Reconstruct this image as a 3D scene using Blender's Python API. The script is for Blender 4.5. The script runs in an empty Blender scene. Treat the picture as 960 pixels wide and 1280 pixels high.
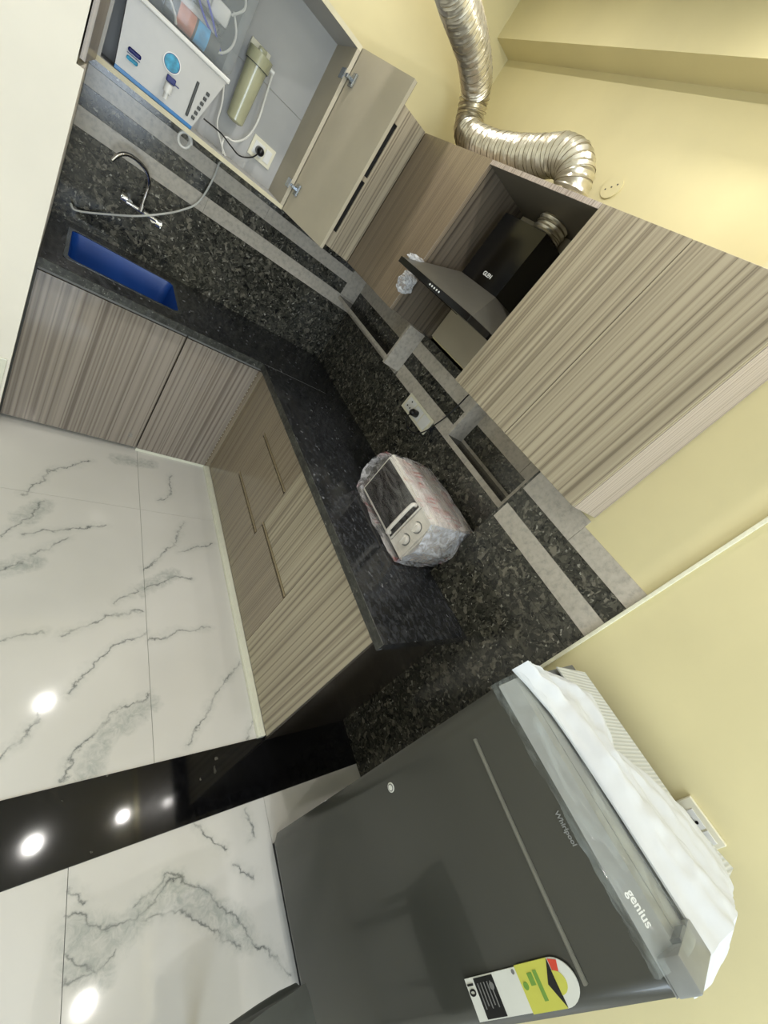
import bpy, bmesh, math, random
from mathutils import Vector, Matrix, noise
random.seed(7)
PI = math.pi
COL = bpy.context.scene.collection
SC = bpy.context.scene

# ------------------------------------------------------------------ camera
cd = bpy.data.cameras.new('camera'); cam = bpy.data.objects.new('camera', cd); COL.objects.link(cam)
F = Vector((0.70113165, 0.57369627, -0.42342296))
IX = Vector((0.68956745, -0.39447013, 0.60736319))
IY = Vector((-0.18141429, 0.71782025, 0.67217777))
m = Matrix((IX, IY, -F)).transposed().to_4x4(); m.translation = Vector((-1.43028, -2.73773, 1.68258))
cam.matrix_world = m
cd.sensor_fit = 'VERTICAL'; cd.sensor_height = 24; cd.lens = 498.85 * 24 / 1280
cd.shift_x = -3.08 / 1280; cd.shift_y = -5.62 / 1280
cd.clip_start = 0.01; cd.clip_end = 60
SC.camera = cam

# ------------------------------------------------------------------ light, exposure
SC.view_settings.view_transform = 'Standard'; SC.view_settings.look = 'None'
SC.view_settings.gamma = 1; SC.view_settings.use_curve_mapping = False
SC.view_settings.exposure = -0.06
W = bpy.data.worlds.new('world'); SC.world = W; W.use_nodes = True
W.node_tree.nodes['Background'].inputs[0].default_value = (0.75, 0.86, 1.0, 1)
W.node_tree.nodes['Background'].inputs[1].default_value = 1.2
LIGHTS = [((-0.09, -1.77, 3.0), 3.2), ((-0.69, -1.77, 3.0), 9), ((-0.70, -0.68, 3.0), 8.5), ((-0.33, -2.80, 3.0), 5.5),
          ((-2.6, -3.6, 3.0), 15), ((-1.2, -4.6, 3.0), 12)]  # this row: unseen hall lamps, added as fill
def area(name, loc, direc, sx, sy, power, colr, shape='RECTANGLE'):
    l = bpy.data.lights.new(name, 'AREA'); l.shape = shape; l.size = sx
    if shape == 'RECTANGLE': l.size_y = sy
    l.energy = power; l.color = colr
    o = bpy.data.objects.new(name, l); COL.objects.link(o); o.location = loc
    o.rotation_euler = Vector(direc).to_track_quat('-Z', 'Y').to_euler()
    return o
for p, e in LIGHTS:
    area('downlight_lamp', (p[0], p[1], p[2] - 0.012), (0, 0, -1), 0.055, 0.055, e, (1.0, 0.965, 0.92), 'DISK')
# added daylight fill at an unseen hall window (its opening stands in wall_back_hall)
area('window_daylight_fill', (-1.6, -6.03, 1.5), (0, 1, 0), 1.7, 1.5, 95, (0.76, 0.88, 1.0))

# ------------------------------------------------------------------ materials
def lin(c):
    out = []
    for v in c:
        v = v / 255.0
        out.append(v / 12.92 if v <= 0.04045 else ((v + 0.055) / 1.055) ** 2.4)
    return (out[0], out[1], out[2], 1)
class NT:
    def __init__(s, name):
        s.m = bpy.data.materials.new(name); s.m.use_nodes = True
        s.t = s.m.node_tree; s.b = s.t.nodes['Principled BSDF']
    def n(s, typ, **kw):
        nd = s.t.nodes.new(typ)
        for k, v in kw.items():
            if k.startswith('i_'):
                key = k[2:]; key = int(key) if key.isdigit() else key
                nd.inputs[key].default_value = v
            else: setattr(nd, k, v)
        return nd
    def l(s, a, b): s.t.links.new(a, b)
    def ramp(s, src, stops, interp='LINEAR'):
        r = s.n('ShaderNodeValToRGB'); r.color_ramp.interpolation = interp
        e = r.color_ramp.elements
        while len(e) < len(stops): e.new(0.5)
        for i, (p, c) in enumerate(stops): e[i].position = p; e[i].color = c
        s.l(src, r.inputs[0]); return r.outputs[0]
    def math(s, op, a, b=None):
        nd = s.n('ShaderNodeMath', operation=op)
        for i, v in enumerate((a, b)):
            if v is None: continue
            if hasattr(v, 'links'): s.l(v, nd.inputs[i])
            else: nd.inputs[i].default_value = v
        return nd.outputs[0]
    def mix(s, f, a, b):
        nd = s.n('ShaderNodeMixRGB')
        for i, v in enumerate((f, a, b)):
            if hasattr(v, 'links'): s.l(v, nd.inputs[i])
            else: nd.inputs[i].default_value = v
        return nd.outputs[0]
    def bump(s, h, strength=0.2, dist=0.002):
        nd = s.n('ShaderNodeBump'); nd.inputs['Strength'].default_value = strength; nd.inputs['Distance'].default_value = dist
        s.l(h, nd.inputs['Height']); s.l(nd.outputs[0], s.b.inputs['Normal'])
def plain(name, rgb, rough=0.5, metal=0.0, alpha=1.0, var=0.06, scale=30, coat=0, trans=0, ior=1.45, bump=0.0):
    q = NT(name); b = q.b
    tc = q.n('ShaderNodeTexCoord'); nz = q.n('ShaderNodeTexNoise', i_Scale=scale, i_Detail=4.0)
    q.l(tc.outputs['Object'], nz.inputs['Vector'])
    c = lin(rgb); d = tuple(max(0, v * (1 - var)) for v in c[:3]) + (1,); e = tuple(min(1, v * (1 + var)) for v in c[:3]) + (1,)
    q.l(q.ramp(nz.outputs[0], [(0.3, d), (0.7, e)]), b.inputs['Base Color'])
    b.inputs['Roughness'].default_value = rough; b.inputs['Metallic'].default_value = metal
    b.inputs['Alpha'].default_value = alpha; b.inputs['Coat Weight'].default_value = coat
    b.inputs['Transmission Weight'].default_value = trans; b.inputs['IOR'].default_value = ior
    if bump: q.bump(nz.outputs[0], bump)
    return q.m
def laminate(name, light, dark, freq=55, rough=0.28, contrast=(0.38, 0.62), fine=0.35, seed=0.0):
    q = NT(name); ge = q.n('ShaderNodeNewGeometry'); sp = q.n('ShaderNodeSeparateXYZ'); q.l(ge.outputs['Position'], sp.inputs[0])
    u = q.math('ADD', sp.outputs[0], sp.outputs[1])
    def streak(f, zf, det, off):
        c = q.n('ShaderNodeCombineXYZ'); q.l(q.math('MULTIPLY', u, f), c.inputs[0]); q.l(q.math('MULTIPLY', sp.outputs[2], zf), c.inputs[1]); c.inputs[2].default_value = off
        n = q.n('ShaderNodeTexNoise', i_Scale=1.0, i_Detail=det, i_Roughness=0.6); q.l(c.outputs[0], n.inputs['Vector']); return n.outputs[0]
    a = streak(freq, 0.05, 1.0, 3 + seed); b2 = streak(freq * 5, 1.2, 2.0, 9 + seed)
    w = streak(freq * 0.6, 0.03, 0.0, 21 + seed)
    tri = q.math('PINGPONG', q.math('ADD', q.math('MULTIPLY', u, freq * 1.15), q.math('MULTIPLY', w, 5.0)), 1.0)
    v = q.math('ADD', q.math('MULTIPLY', tri, 0.32), q.math('ADD', q.math('MULTIPLY', a, 0.5), q.math('MULTIPLY', b2, fine)))
    md = 0.41 + fine * 0.5
    q.l(q.ramp(v, [(md - 0.17, lin(dark)), (md - 0.05, lin([x * .35 + y * .65 for x, y in zip(dark, light)])), (md + 0.16, lin(light))]), q.b.inputs['Base Color'])
    q.b.inputs['Roughness'].default_value = rough; q.b.inputs['Coat Weight'].default_value = 0.25; q.b.inputs['Coat Roughness'].default_value = 0.08
    q.bump(v, 0.12, 0.0015)
    return q.m
def granite_chips():
    q = NT('dark_chip_granite'); ge = q.n('ShaderNodeNewGeometry')
    dn = q.n('ShaderNodeTexNoise', i_Scale=18.0, i_Detail=3.0); q.l(ge.outputs['Position'], dn.inputs['Vector'])
    mx = q.n('ShaderNodeVectorMath', operation='MULTIPLY_ADD'); q.l(dn.outputs['Color'], mx.inputs[0]); mx.inputs[1].default_value = (0.07, 0.07, 0.07); q.l(ge.outputs['Position'], mx.inputs[2])
    v = q.n('ShaderNodeTexVoronoi', i_Scale=46.0); q.l(mx.outputs[0], v.inputs['Vector'])
    sp = q.n('ShaderNodeSeparateColor'); q.l(v.outputs['Color'], sp.inputs[0])
    v2 = q.n('ShaderNodeTexVoronoi', i_Scale=125.0); q.l(mx.outputs[0], v2.inputs['Vector']); sp2 = q.n('ShaderNodeSeparateColor'); q.l(v2.outputs['Color'], sp2.inputs[0])
    c1 = q.ramp(sp.outputs[0], [(0.0, lin((24, 25, 23))), (0.45, lin((56, 56, 50))), (0.78, lin((82, 80, 71))), (0.97, lin((118, 114, 102)))])
    c2 = q.ramp(sp2.outputs[0], [(0.0, lin((12, 12, 11))), (0.55, lin((58, 58, 52))), (0.95, lin((92, 90, 80))), (0.992, lin((165, 163, 152)))])
    n3 = q.n('ShaderNodeTexNoise', i_Scale=40.0, i_Detail=2.0); q.l(ge.outputs['Position'], n3.inputs['Vector'])
    f = q.ramp(n3.outputs[0], [(0.42, (0, 0, 0, 1)), (0.58, (1, 1, 1, 1))])
    q.l(q.mix(f, c1, c2), q.b.inputs['Base Color']); q.b.inputs['Roughness'].default_value = 0.16
    return q.m
def granite_black(name, base=(17, 18, 20), fleck=(110, 112, 116), rough=0.13, thr=0.955, sc=90.0):
    q = NT(name); ge = q.n('ShaderNodeNewGeometry')
    mp = q.n('ShaderNodeMapping'); mp.inputs['Rotation'].default_value = (0, 0, 0.6); mp.inputs['Scale'].default_value = (1, 0.4, 1)
    dn = q.n('ShaderNodeTexNoise', i_Scale=50.0, i_Detail=3.0); q.l(ge.outputs['Position'], dn.inputs['Vector'])
    mx = q.n('ShaderNodeVectorMath', operation='MULTIPLY_ADD'); q.l(dn.outputs['Color'], mx.inputs[0]); mx.inputs[1].default_value = (0.03, 0.03, 0.03); q.l(ge.outputs['Position'], mx.inputs[2]); q.l(mx.outputs[0], mp.inputs[0])
    v = q.n('ShaderNodeTexVoronoi', i_Scale=sc); q.l(mp.outputs[0], v.inputs['Vector']); sp = q.n('ShaderNodeSeparateColor'); q.l(v.outputs['Color'], sp.inputs[0])
    n = q.n('ShaderNodeTexNoise', i_Scale=55.0, i_Detail=5.0, i_Roughness=0.7); q.l(mp.outputs[0], n.inputs['Vector'])
    g = q.ramp(n.outputs[0], [(0.45, lin(base)), (0.75, lin([b * 2.4 for b in base]))])
    fl = q.math('MULTIPLY', q.math('MULTIPLY', q.math('GREATER_THAN', sp.outputs[0], thr), q.math('LESS_THAN', v.outputs['Distance'], 0.33)), q.math('MULTIPLY', sp.outputs[1], 0.7))
    q.l(q.mix(fl, g, lin(fleck)), q.b.inputs['Base Color']); q.b.inputs['Roughness'].default_value = rough
    return q.m
VK = [[(-1.302, -1.763), (-1.189, -1.738)], [(-1.129, -1.747), (-0.991, -1.668), (-0.864, -1.646)], [(-0.963, -1.608), (-0.885, -1.533)],
      [(-1.112, -1.98), (-1.025, -1.856), (-0.964, -1.796), (-0.863, -1.752)], [(-0.84, -1.782), (-0.712, -1.743), (-0.587, -1.747)],
      [(-0.849, -1.426), (-0.712, -1.253), (-0.633, -1.084)], [(-0.848, -1.54), (-0.712, -1.442), (-0.64, -1.456)], [(-0.684, -1.291), (-0.494, -1.214)],
      [(-1.311, -1.047), (-1.232, -0.862), (-1.073, -0.728)], [(-1.356, -1.309), (-1.308, -1.233), (-1.239, -1.076)], [(-1.288, -1.281), (-1.164, -1.222), (-1.0, -1.17)],
      [(-1.336, -1.476), (-1.236, -1.373), (-1.144, -1.273)], [(-1.257, -2.149), (-1.214, -2.097), (-1.153, -2.0)],
      [(-1.105, -2.252), (-1.054, -2.14), (-0.984, -2.072), (-0.852, -2.019)], [(-0.735, -2.221), (-0.571, -2.02), (-0.464, -1.915)], [(-0.504, -2.259), (-0.413, -2.106)], [(-0.676, -0.698), (-0.689, -0.864), (-0.752, -0.945)]]
SK = [[(-1.06, -2.27), (-0.99, -2.13), (-0.86, -2.06)], [(-0.848, -1.53), (-0.72, -1.44)], [(-1.32, -1.46), (-1.24, -1.41)], [(-1.30, -1.2), (-1.24, -1.1)], [(-0.95, -0.66), (-0.78, -0.64)]]
VH = [[(-1.075, -2.572), (-1.004, -2.628), (-0.917, -2.651), (-0.854, -2.609), (-0.797, -2.603)], [(-0.916, -2.615), (-0.834, -2.585), (-0.751, -2.641), (-0.652, -2.753), (-0.582, -2.845), (-0.5, -2.95)],
      [(-1.071, -2.645), (-1.01, -2.716), (-0.966, -2.692)], [(-0.892, -2.654), (-0.785, -2.683), (-0.716, -2.757), (-0.643, -2.819)], [(-0.732, -2.478), (-0.685, -2.55), (-0.643, -2.574)],
      [(-0.629, -2.626), (-0.564, -2.69)], [(-0.558, -2.481), (-0.552, -2.576)], [(-1.078, -2.508), (-1.043, -2.561)], [(-1.078, -2.699), (-1.024, -2.71)]]
SH = [[(-0.84, -2.61), (-0.74, -2.68), (-0.62, -2.81)], [(-1.06, -2.62), (-0.94, -2.66), (-0.88, -2.63)], [(-1.05, -2.68), (-1.0, -2.71)]]
def marble_floor(name, veins, smears):
    q = NT(name); ge = q.n('ShaderNodeNewGeometry')
    dn = q.n('ShaderNodeTexNoise', i_Scale=14.0, i_Detail=6.0, i_Roughness=0.62); q.l(ge.outputs['Position'], dn.inputs['Vector'])
    ms = q.n('ShaderNodeVectorMath', operation='MULTIPLY_ADD'); q.l(dn.outputs['Color'], ms.inputs[0]); ms.inputs[1].default_value = (0.085, 0.085, 0); ms.inputs[2].default_value = (-0.0425, -0.0425, 0)
    ad = q.n('ShaderNodeVectorMath', operation='ADD'); q.l(ge.outputs['Position'], ad.inputs[0]); q.l(ms.outputs[0], ad.inputs[1]); P = ad.outputs[0]
    def dist(lines):
        cur = None
        for ln in lines:
            for a, c in zip(ln, ln[1:]):
                A = Vector((*a, 0)); B = Vector((*c, 0)); ba = B - A; L2 = ba.length_squared
                pa = q.n('ShaderNodeVectorMath', operation='SUBTRACT'); q.l(P, pa.inputs[0]); pa.inputs[1].default_value = A
                dt = q.n('ShaderNodeVectorMath', operation='DOT_PRODUCT'); q.l(pa.outputs[0], dt.inputs[0]); dt.inputs[1].default_value = ba / L2
                cl = q.n('ShaderNodeMath', operation='ADD', use_clamp=True); q.l(dt.outputs['Value'], cl.inputs[0]); cl.inputs[1].default_value = 0.0
                scn = q.n('ShaderNodeVectorMath', operation='SCALE'); scn.inputs[0].default_value = ba; q.l(cl.outputs[0], scn.inputs['Scale'])
                ds = q.n('ShaderNodeVectorMath', operation='DISTANCE'); q.l(pa.outputs[0], ds.inputs[0]); q.l(scn.outputs[0], ds.inputs[1])
                cur = ds.outputs['Value'] if cur is None else q.math('MINIMUM', cur, ds.outputs['Value'])
        return cur
    mk1 = q.n('ShaderNodeTexNoise', i_Scale=16.0, i_Detail=4.0); q.l(ge.outputs['Position'], mk1.inputs['Vector'])
    m1 = q.ramp(mk1.outputs[0], [(0.32, (0.12, 0.12, 0.12, 1)), (0.62, (1, 1, 1, 1))])
    mk2 = q.n('ShaderNodeTexNoise', i_Scale=30.0, i_Detail=6.0, i_Roughness=0.7, i_Distortion=1.2); q.l(ge.outputs['Position'], mk2.inputs['Vector'])
    m2 = q.ramp(mk2.outputs[0], [(0.36, (0.25, 0.25, 0.25, 1)), (0.62, (1, 1, 1, 1))])
    d1 = dist(veins); d2 = dist(smears)
    thin = q.ramp(d1, [(0.0, (1, 1, 1, 1)), (0.0018, (0.6, 0.6, 0.6, 1)), (0.0055, (0, 0, 0, 1))])
    halo = q.ramp(d1, [(0.0, (0.3, 0.3, 0.3, 1)), (0.03, (0, 0, 0, 1))])
    wide = q.ramp(d2, [(0.0, (0.75, 0.75, 0.75, 1)), (0.028, (0.5, 0.5, 0.5, 1)), (0.05, (0, 0, 0, 1))])
    cl2 = q.n('ShaderNodeTexNoise', i_Scale=1.5, i_Detail=3.0); q.l(ge.outputs['Position'], cl2.inputs['Vector'])
    base = q.ramp(cl2.outputs[0], [(0.3, lin((206, 204, 198))), (0.7, lin((218, 216, 211)))])
    c = q.mix(q.math('MULTIPLY', q.math('MAXIMUM', halo, wide), m2), base, lin((150, 156, 152)))
    c = q.mix(q.math('MULTIPLY', q.math('MULTIPLY', thin, m1), 0.9), c, lin((92, 97, 97)))
    q.l(c, q.b.inputs['Base Color']); q.b.inputs['Roughness'].default_value = 0.07
    return q.m
def paint(name, rgb, var=0.04, rough=0.6):
    q = NT(name); ge = q.n('ShaderNodeNewGeometry'); n = q.n('ShaderNodeTexNoise', i_Scale=2.2, i_Detail=5.0); q.l(ge.outputs['Position'], n.inputs['Vector'])
    c = lin(rgb); q.l(q.ramp(n.outputs[0], [(0.35, tuple(v * (1 - var) for v in c[:3]) + (1,)), (0.65, tuple(min(1, v * (1 + var)) for v in c[:3]) + (1,))]), q.b.inputs['Base Color'])
    q.b.inputs['Roughness'].default_value = rough
    n2 = q.n('ShaderNodeTexNoise', i_Scale=160.0, i_Detail=2.0); q.l(ge.outputs['Position'], n2.inputs['Vector']); q.bump(n2.outputs[0], 0.05, 0.001)
    return q.m
def marble_strip():
    q = NT('pale_grey_marble'); ge = q.n('ShaderNodeNewGeometry')
    n = q.n('ShaderNodeTexNoise', i_Scale=45.0, i_Detail=5.0, i_Roughness=0.6); q.l(ge.outputs['Position'], n.inputs['Vector'])
    q.l(q.ramp(n.outputs[0], [(0.33, lin((168, 162, 152))), (0.5, lin((188, 181, 168))), (0.68, lin((196, 190, 178)))]), q.b.inputs['Base Color'])
    q.b.inputs['Roughness'].default_value = 0.22
    return q.m
def film(name, rgb, alpha, rough=0.12, streak=None):
    q = NT(name); tc = q.n('ShaderNodeTexCoord')
    mp = q.n('ShaderNodeMapping'); mp.inputs['Scale'].default_value = (30, 9, 40); q.l(tc.outputs['Object'], mp.inputs[0])
    n = q.n('ShaderNodeTexNoise', i_Scale=1.0, i_Detail=5.0, i_Distortion=1.0); q.l(mp.outputs[0], n.inputs['Vector'])
    q.b.inputs['Base Color'].default_value = lin(rgb)
    if streak:
        mp2 = q.n('ShaderNodeMapping'); mp2.inputs['Scale'].default_value = (3, 55, 3); q.l(tc.outputs['Object'], mp2.inputs[0])
        n2 = q.n('ShaderNodeTexNoise', i_Scale=1.0, i_Detail=3.0); q.l(mp2.outputs[0], n2.inputs['Vector'])
        n4 = q.n('ShaderNodeTexNoise', i_Scale=8.0, i_Detail=2.0); q.l(tc.outputs['Object'], n4.inputs['Vector'])
        f = q.math('MULTIPLY', q.ramp(n2.outputs[0], [(0.45, (0, 0, 0, 1)), (0.6, (1, 1, 1, 1))]), q.ramp(n4.outputs[0], [(0.48, (0, 0, 0, 1)), (0.56, (1, 1, 1, 1))]))
        q.l(q.mix(f, lin(rgb), lin(streak)), q.b.inputs['Base Color'])
    lo = (alpha * 0.35,) * 3 + (1,); hi = (min(1, alpha * 1.9),) * 3 + (1,)
    q.l(q.ramp(n.outputs[0], [(0.4, lo), (0.68, hi)]), q.b.inputs['Alpha'])
    q.b.inputs['Roughness'].default_value = rough; q.bump(n.outputs[0], 0.45, 0.004)
    return q.m
def glow(name, rgb, s):
    q = NT(name); q.b.inputs['Base Color'].default_value = lin(rgb); q.b.inputs['Emission Color'].default_value = lin(rgb); q.b.inputs['Emission Strength'].default_value = s
    return q.m
M = {}
M['lam'] = laminate('striped_grey_brown_laminate', (172, 162, 139), (118, 108, 90), 58, 0.36)
M['lamlow'] = laminate('gloss_striped_laminate', (150, 141, 130), (108, 99, 90), 62, 0.10, fine=0.2, seed=4)
M['lamfine'] = laminate('fine_grained_laminate', (146, 131, 110), (114, 101, 83), 150, 0.4, (0.3, 0.7), 0.7, 2)
M['lamfineb'] = laminate('fine_gloss_laminate', (146, 134, 114), (112, 101, 84), 130, 0.2, (0.3, 0.7), 0.7, 6)
M['lamside'] = laminate('pinkish_end_laminate', (190, 178, 168), (140, 128, 118), 120, 0.4, (0.32, 0.66), 0.7, 8)
M['inner'] = plain('grey_green_inner_laminate', (184, 176, 156), 0.5, var=0.05, scale=6)
M['innergrey'] = plain('grey_inner_laminate', (176, 176, 174), 0.5, var=0.05, scale=4)
M['darkinner'] = plain('dark_inner_board', (112, 106, 94), 0.5, var=0.06, scale=5)
M['cream'] = plain('cream_board_edge', (205, 198, 170), 0.5)
M['granite'] = granite_chips()
M['black'] = granite_black('polished_black_granite', (30, 31, 33), (140, 142, 146), 0.13, 0.90, 75.0)
M['blackfloor'] = granite_black('black_threshold_granite', (10, 10, 11), (120, 118, 110), 0.06, 0.985, 70)
M['endpanel'] = plain('dark_brown_stone', (58, 53, 47), 0.22, var=0.18, scale=9)
M['chipped'] = granite_black('chipped_granite_edge', (34, 35, 32), (165, 165, 155), 0.4, 0.86, 150)
M['strip'] = marble_strip()
M['floor'] = marble_floor('white_veined_marble', VK, SK)
M['floorh'] = marble_floor('white_veined_marble_hall', VH, SH)
M['yellow'] = paint('pale_yellow_paint', (216, 206, 160))
M['cream_paint'] = paint('cream_paint', (240, 235, 222))
M['white_paint'] = paint('white_ceiling_paint', (240, 238, 228))
M['caulk'] = plain('white_caulk', (232, 230, 205), 0.5, var=0.08, scale=60)
M['white_tile'] = plain('white_tile', (222, 222, 205), 0.2, var=0.03)
M['chrome'] = plain('chrome', (225, 225, 228), 0.1, 1.0, var=0.02)
M['steel'] = plain('brushed_steel', (150, 155, 160), 0.25, 1.0, var=0.05)
M['brass'] = plain('champagne_metal_pull', (160, 146, 118), 0.35, 0.6)
M['blue'] = plain('blue_protective_film', (22, 66, 142), 0.35, var=0.12, scale=9, bump=0.2)
M['foil'] = plain('aluminium_foil', (226, 221, 206), 0.3, 0.95, var=0.05, scale=50, bump=0.4)
M['wire'] = plain('dull_wire_rib', (150, 140, 116), 0.4, 0.6)
M['gblack'] = plain('black_glass', (6, 6, 7), 0.16, var=0.0)
M['hood'] = plain('dark_grey_enamel', (84, 82, 75), 0.42, 0.2, var=0.06)
M['blk'] = plain('black_plastic', (14, 14, 15), 0.35)
M['void'] = plain('black_recess', (7, 6, 5), 0.8)
M['white'] = plain('white_plastic', (226, 226, 222), 0.3, var=0.03)
M['offwhite'] = plain('ivory_switch_plastic', (226, 222, 200), 0.3, var=0.03)
M['purf'] = plain('pale_grey_purifier_shell', (190, 189, 185), 0.3, var=0.02)
M['purblue'] = plain('blue_trim', (18, 110, 172), 0.3)
M['navy'] = plain('navy_print', (22, 30, 105), 0.4)
M['teal'] = plain('teal_print', (52, 150, 185), 0.4, var=0.35, scale=60)
M['dgrey'] = plain('dark_grey_plastic', (62, 64, 62), 0.4)
M['mgrey'] = plain('mid_grey_plastic', (118, 118, 116), 0.4)
M['tube'] = plain('white_tubing', (212, 212, 206), 0.3)
M['bluetube'] = plain('blue_tubing', (60, 70, 200), 0.3)
M['filter'] = plain('translucent_ivory_housing', (168, 168, 138), 0.25, var=0.08, scale=12, coat=0.4)
M['tank'] = plain('clear_tank_plastic', (176, 184, 188), 0.06, alpha=0.36, var=0.05)
M['orange'] = plain('orange_print', (205, 130, 100), 0.3, var=0.2, scale=40)
M['sky'] = plain('sky_blue_print', (70, 170, 225), 0.3, var=0.3, scale=40)
M['fridge'] = plain('graphite_fridge_door', (58, 59, 54), 0.3, 0.2, var=0.04, scale=3, coat=0.25)
M['fridgeside'] = plain('graphite_fridge_side', (58, 60, 56), 0.35)
M['fline'] = plain('grey_door_inlay', (112, 112, 104), 0.3, 0.3)
M['ftrim'] = plain('silver_grey_trim', (140, 143, 142), 0.3, 0.2, var=0.04)
M['ftrimd'] = plain('dark_grey_trim', (96, 99, 102), 0.4)  # darker grey for the refrigerator top panel and hinge gap
M['film'] = film('clear_protective_film', (200, 212, 212), 0.13, 0.08)
M['bag'] = film('thin_polythene', (222, 222, 220), 0.09, 0.12)
M['bagp'] = film('printed_polythene', (240, 236, 236), 0.38, 0.16, (214, 112, 112))
M['bagc'] = film('bluish_polythene', (224, 230, 244), 0.62, 0.14)
M['bagw'] = film('crumpled_polythene', (222, 224, 226), 0.5, 0.18)
M['mwhite'] = plain('white_enamel', (234, 229, 220), 0.3, var=0.04)
M['mpink'] = plain('white_enamel_side', (240, 232, 228), 0.35, var=0.06, scale=14)
M['mglass'] = plain('dark_oven_glass', (30, 22, 22), 0.07, var=0.3, scale=8)
M['cloth'] = plain('white_cotton', (206, 210, 214), 0.85, var=0.03, scale=20, bump=0.2)
M['foam'] = None
M['fabric'] = plain('dark_grey_fabric', (58, 62, 60), 0.5, var=0.25, scale=10, bump=0.4)
M['label_white'] = plain('label_white', (214, 216, 208), 0.4, var=0.02)
M['label_yellow'] = plain('label_yellow', (196, 196, 84), 0.4, var=0.02)
M['label_green'] = plain('label_green', (110, 150, 62), 0.4)
M['label_red'] = plain('label_red', (205, 70, 48), 0.4)
M['label_blk'] = plain('label_black', (14, 15, 16), 0.4)
M['pale'] = plain('pale_print', (226, 228, 226), 0.4)
M['lampglass'] = glow('lamp_diffuser', (255, 246, 226), 6)
def foam_mat():
    q = NT('ribbed_white_foam'); ge = q.n('ShaderNodeNewGeometry'); sp = q.n('ShaderNodeSeparateXYZ'); q.l(ge.outputs['Position'], sp.inputs[0])
    s = q.math('SINE', q.math('MULTIPLY', q.math('ADD', sp.outputs[1], q.math('MULTIPLY', sp.outputs[0], 0.25)), 640.0))
    q.l(q.ramp(q.math('MULTIPLY_ADD', s, 0.5), [(0.0, lin((186, 190, 188))), (1.0, lin((208, 211, 209)))]), q.b.inputs['Base Color'])
    q.b.inputs['Roughness'].default_value = 0.6; q.bump(s, 0.4, 0.002)
    return q.m
M['foam'] = foam_mat()

# ------------------------------------------------------------------ mesh helpers
class MB:
    def __init__(s): s.b = bmesh.new()
    def box(s, x0, x1, y0, y1, z0, z1, bev=0.0, seg=2):
        r = bmesh.ops.create_cube(s.b, size=1); vs = r['verts']
        for v in vs:
            v.co = Vector(((x0 + x1) / 2 + v.co.x * abs(x1 - x0), (y0 + y1) / 2 + v.co.y * abs(y1 - y0), (z0 + z1) / 2 + v.co.z * abs(z1 - z0)))
        if bev:
            es = list({e for v in vs for e in v.link_edges}); bmesh.ops.bevel(s.b, geom=es, offset=bev, segments=seg, affect='EDGES', profile=0.5)
        return s
    def hexa(s, p):   # 8 points: bottom ring 0-3, top ring 4-7
        v = [s.b.verts.new(q) for q in p]
        for f in ((3, 2, 1, 0), (4, 5, 6, 7), (0, 1, 5, 4), (1, 2, 6, 5), (2, 3, 7, 6), (3, 0, 4, 7)): s.b.faces.new([v[i] for i in f])
        return s
    def quadslab(s, pts, thick):   # planar polygon extruded
        pts = [Vector(p) for p in pts]; n = (pts[1] - pts[0]).cross(pts[2] - pts[0]).normalized() * thick
        a = [s.b.verts.new(p) for p in pts]; c = [s.b.verts.new(p + n) for p in pts]; k = len(pts)
        s.b.faces.new(a[::-1]); s.b.faces.new(c)
        for i in range(k): s.b.faces.new((a[i], a[(i + 1) % k], c[(i + 1) % k], c[i]))
        return s
    def cyl(s, c, r, h, axis='z', seg=24, r2=None, bev=0):
        rr = bmesh.ops.create_cone(s.b, cap_ends=True, segments=seg, radius1=r, radius2=r if r2 is None else r2, depth=h)
        rot = {'z': Matrix(), 'x': Matrix.Rotation(PI / 2, 4, 'Y'), 'y': Matrix.Rotation(-PI / 2, 4, 'X')}[axis]
        bmesh.ops.transform(s.b, matrix=Matrix.Translation(c) @ rot, verts=rr['verts'])
        return s
    def tube(s, pts, r, seg=8, closed=False):
        rings = ring_path(pts, [r] * len(pts), seg)
        s.loft(rings, cap=True); return s
    def loft(s, rings, cap=True):
        vr = [[s.b.verts.new(p) for p in ring] for ring in rings]; k = len(vr[0])
        for a, c in zip(vr, vr[1:]):
            for i in range(k): s.b.faces.new((a[i], a[(i + 1) % k], c[(i + 1) % k], c[i]))
        if cap: s.b.faces.new(vr[0][::-1]); s.b.faces.new(vr[-1])
        return s
    def sphere(s, c, r, sc=(1, 1, 1)):
        rr = bmesh.ops.create_uvsphere(s.b, u_segments=20, v_segments=12, radius=r)
        bmesh.ops.transform(s.b, matrix=Matrix.Translation(c) @ Matrix.Diagonal((*sc, 1)), verts=rr['verts']); return s
    def grid(s, f, nu, nv):
        vs = [[s.b.verts.new(f(i / nu, j / nv)) for j in range(nv + 1)] for i in range(nu + 1)]
        for i in range(nu):
            for j in range(nv): s.b.faces.new((vs[i][j], vs[i + 1][j], vs[i + 1][j + 1], vs[i][j + 1]))
        return s
def smooth_path(pts, sub=8):
    P = [Vector(p) for p in pts]; out = []
    for i in range(len(P) - 1):
        a = P[max(i - 1, 0)]; b = P[i]; c = P[i + 1]; d = P[min(i + 2, len(P) - 1)]
        for k in range(sub):
            t = k / sub
            out.append(0.5 * ((2 * b) + (-a + c) * t + (2 * a - 5 * b + 4 * c - d) * t * t + (-a + 3 * b - 3 * c + d) * t ** 3))
    out.append(P[-1]); return out
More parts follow.
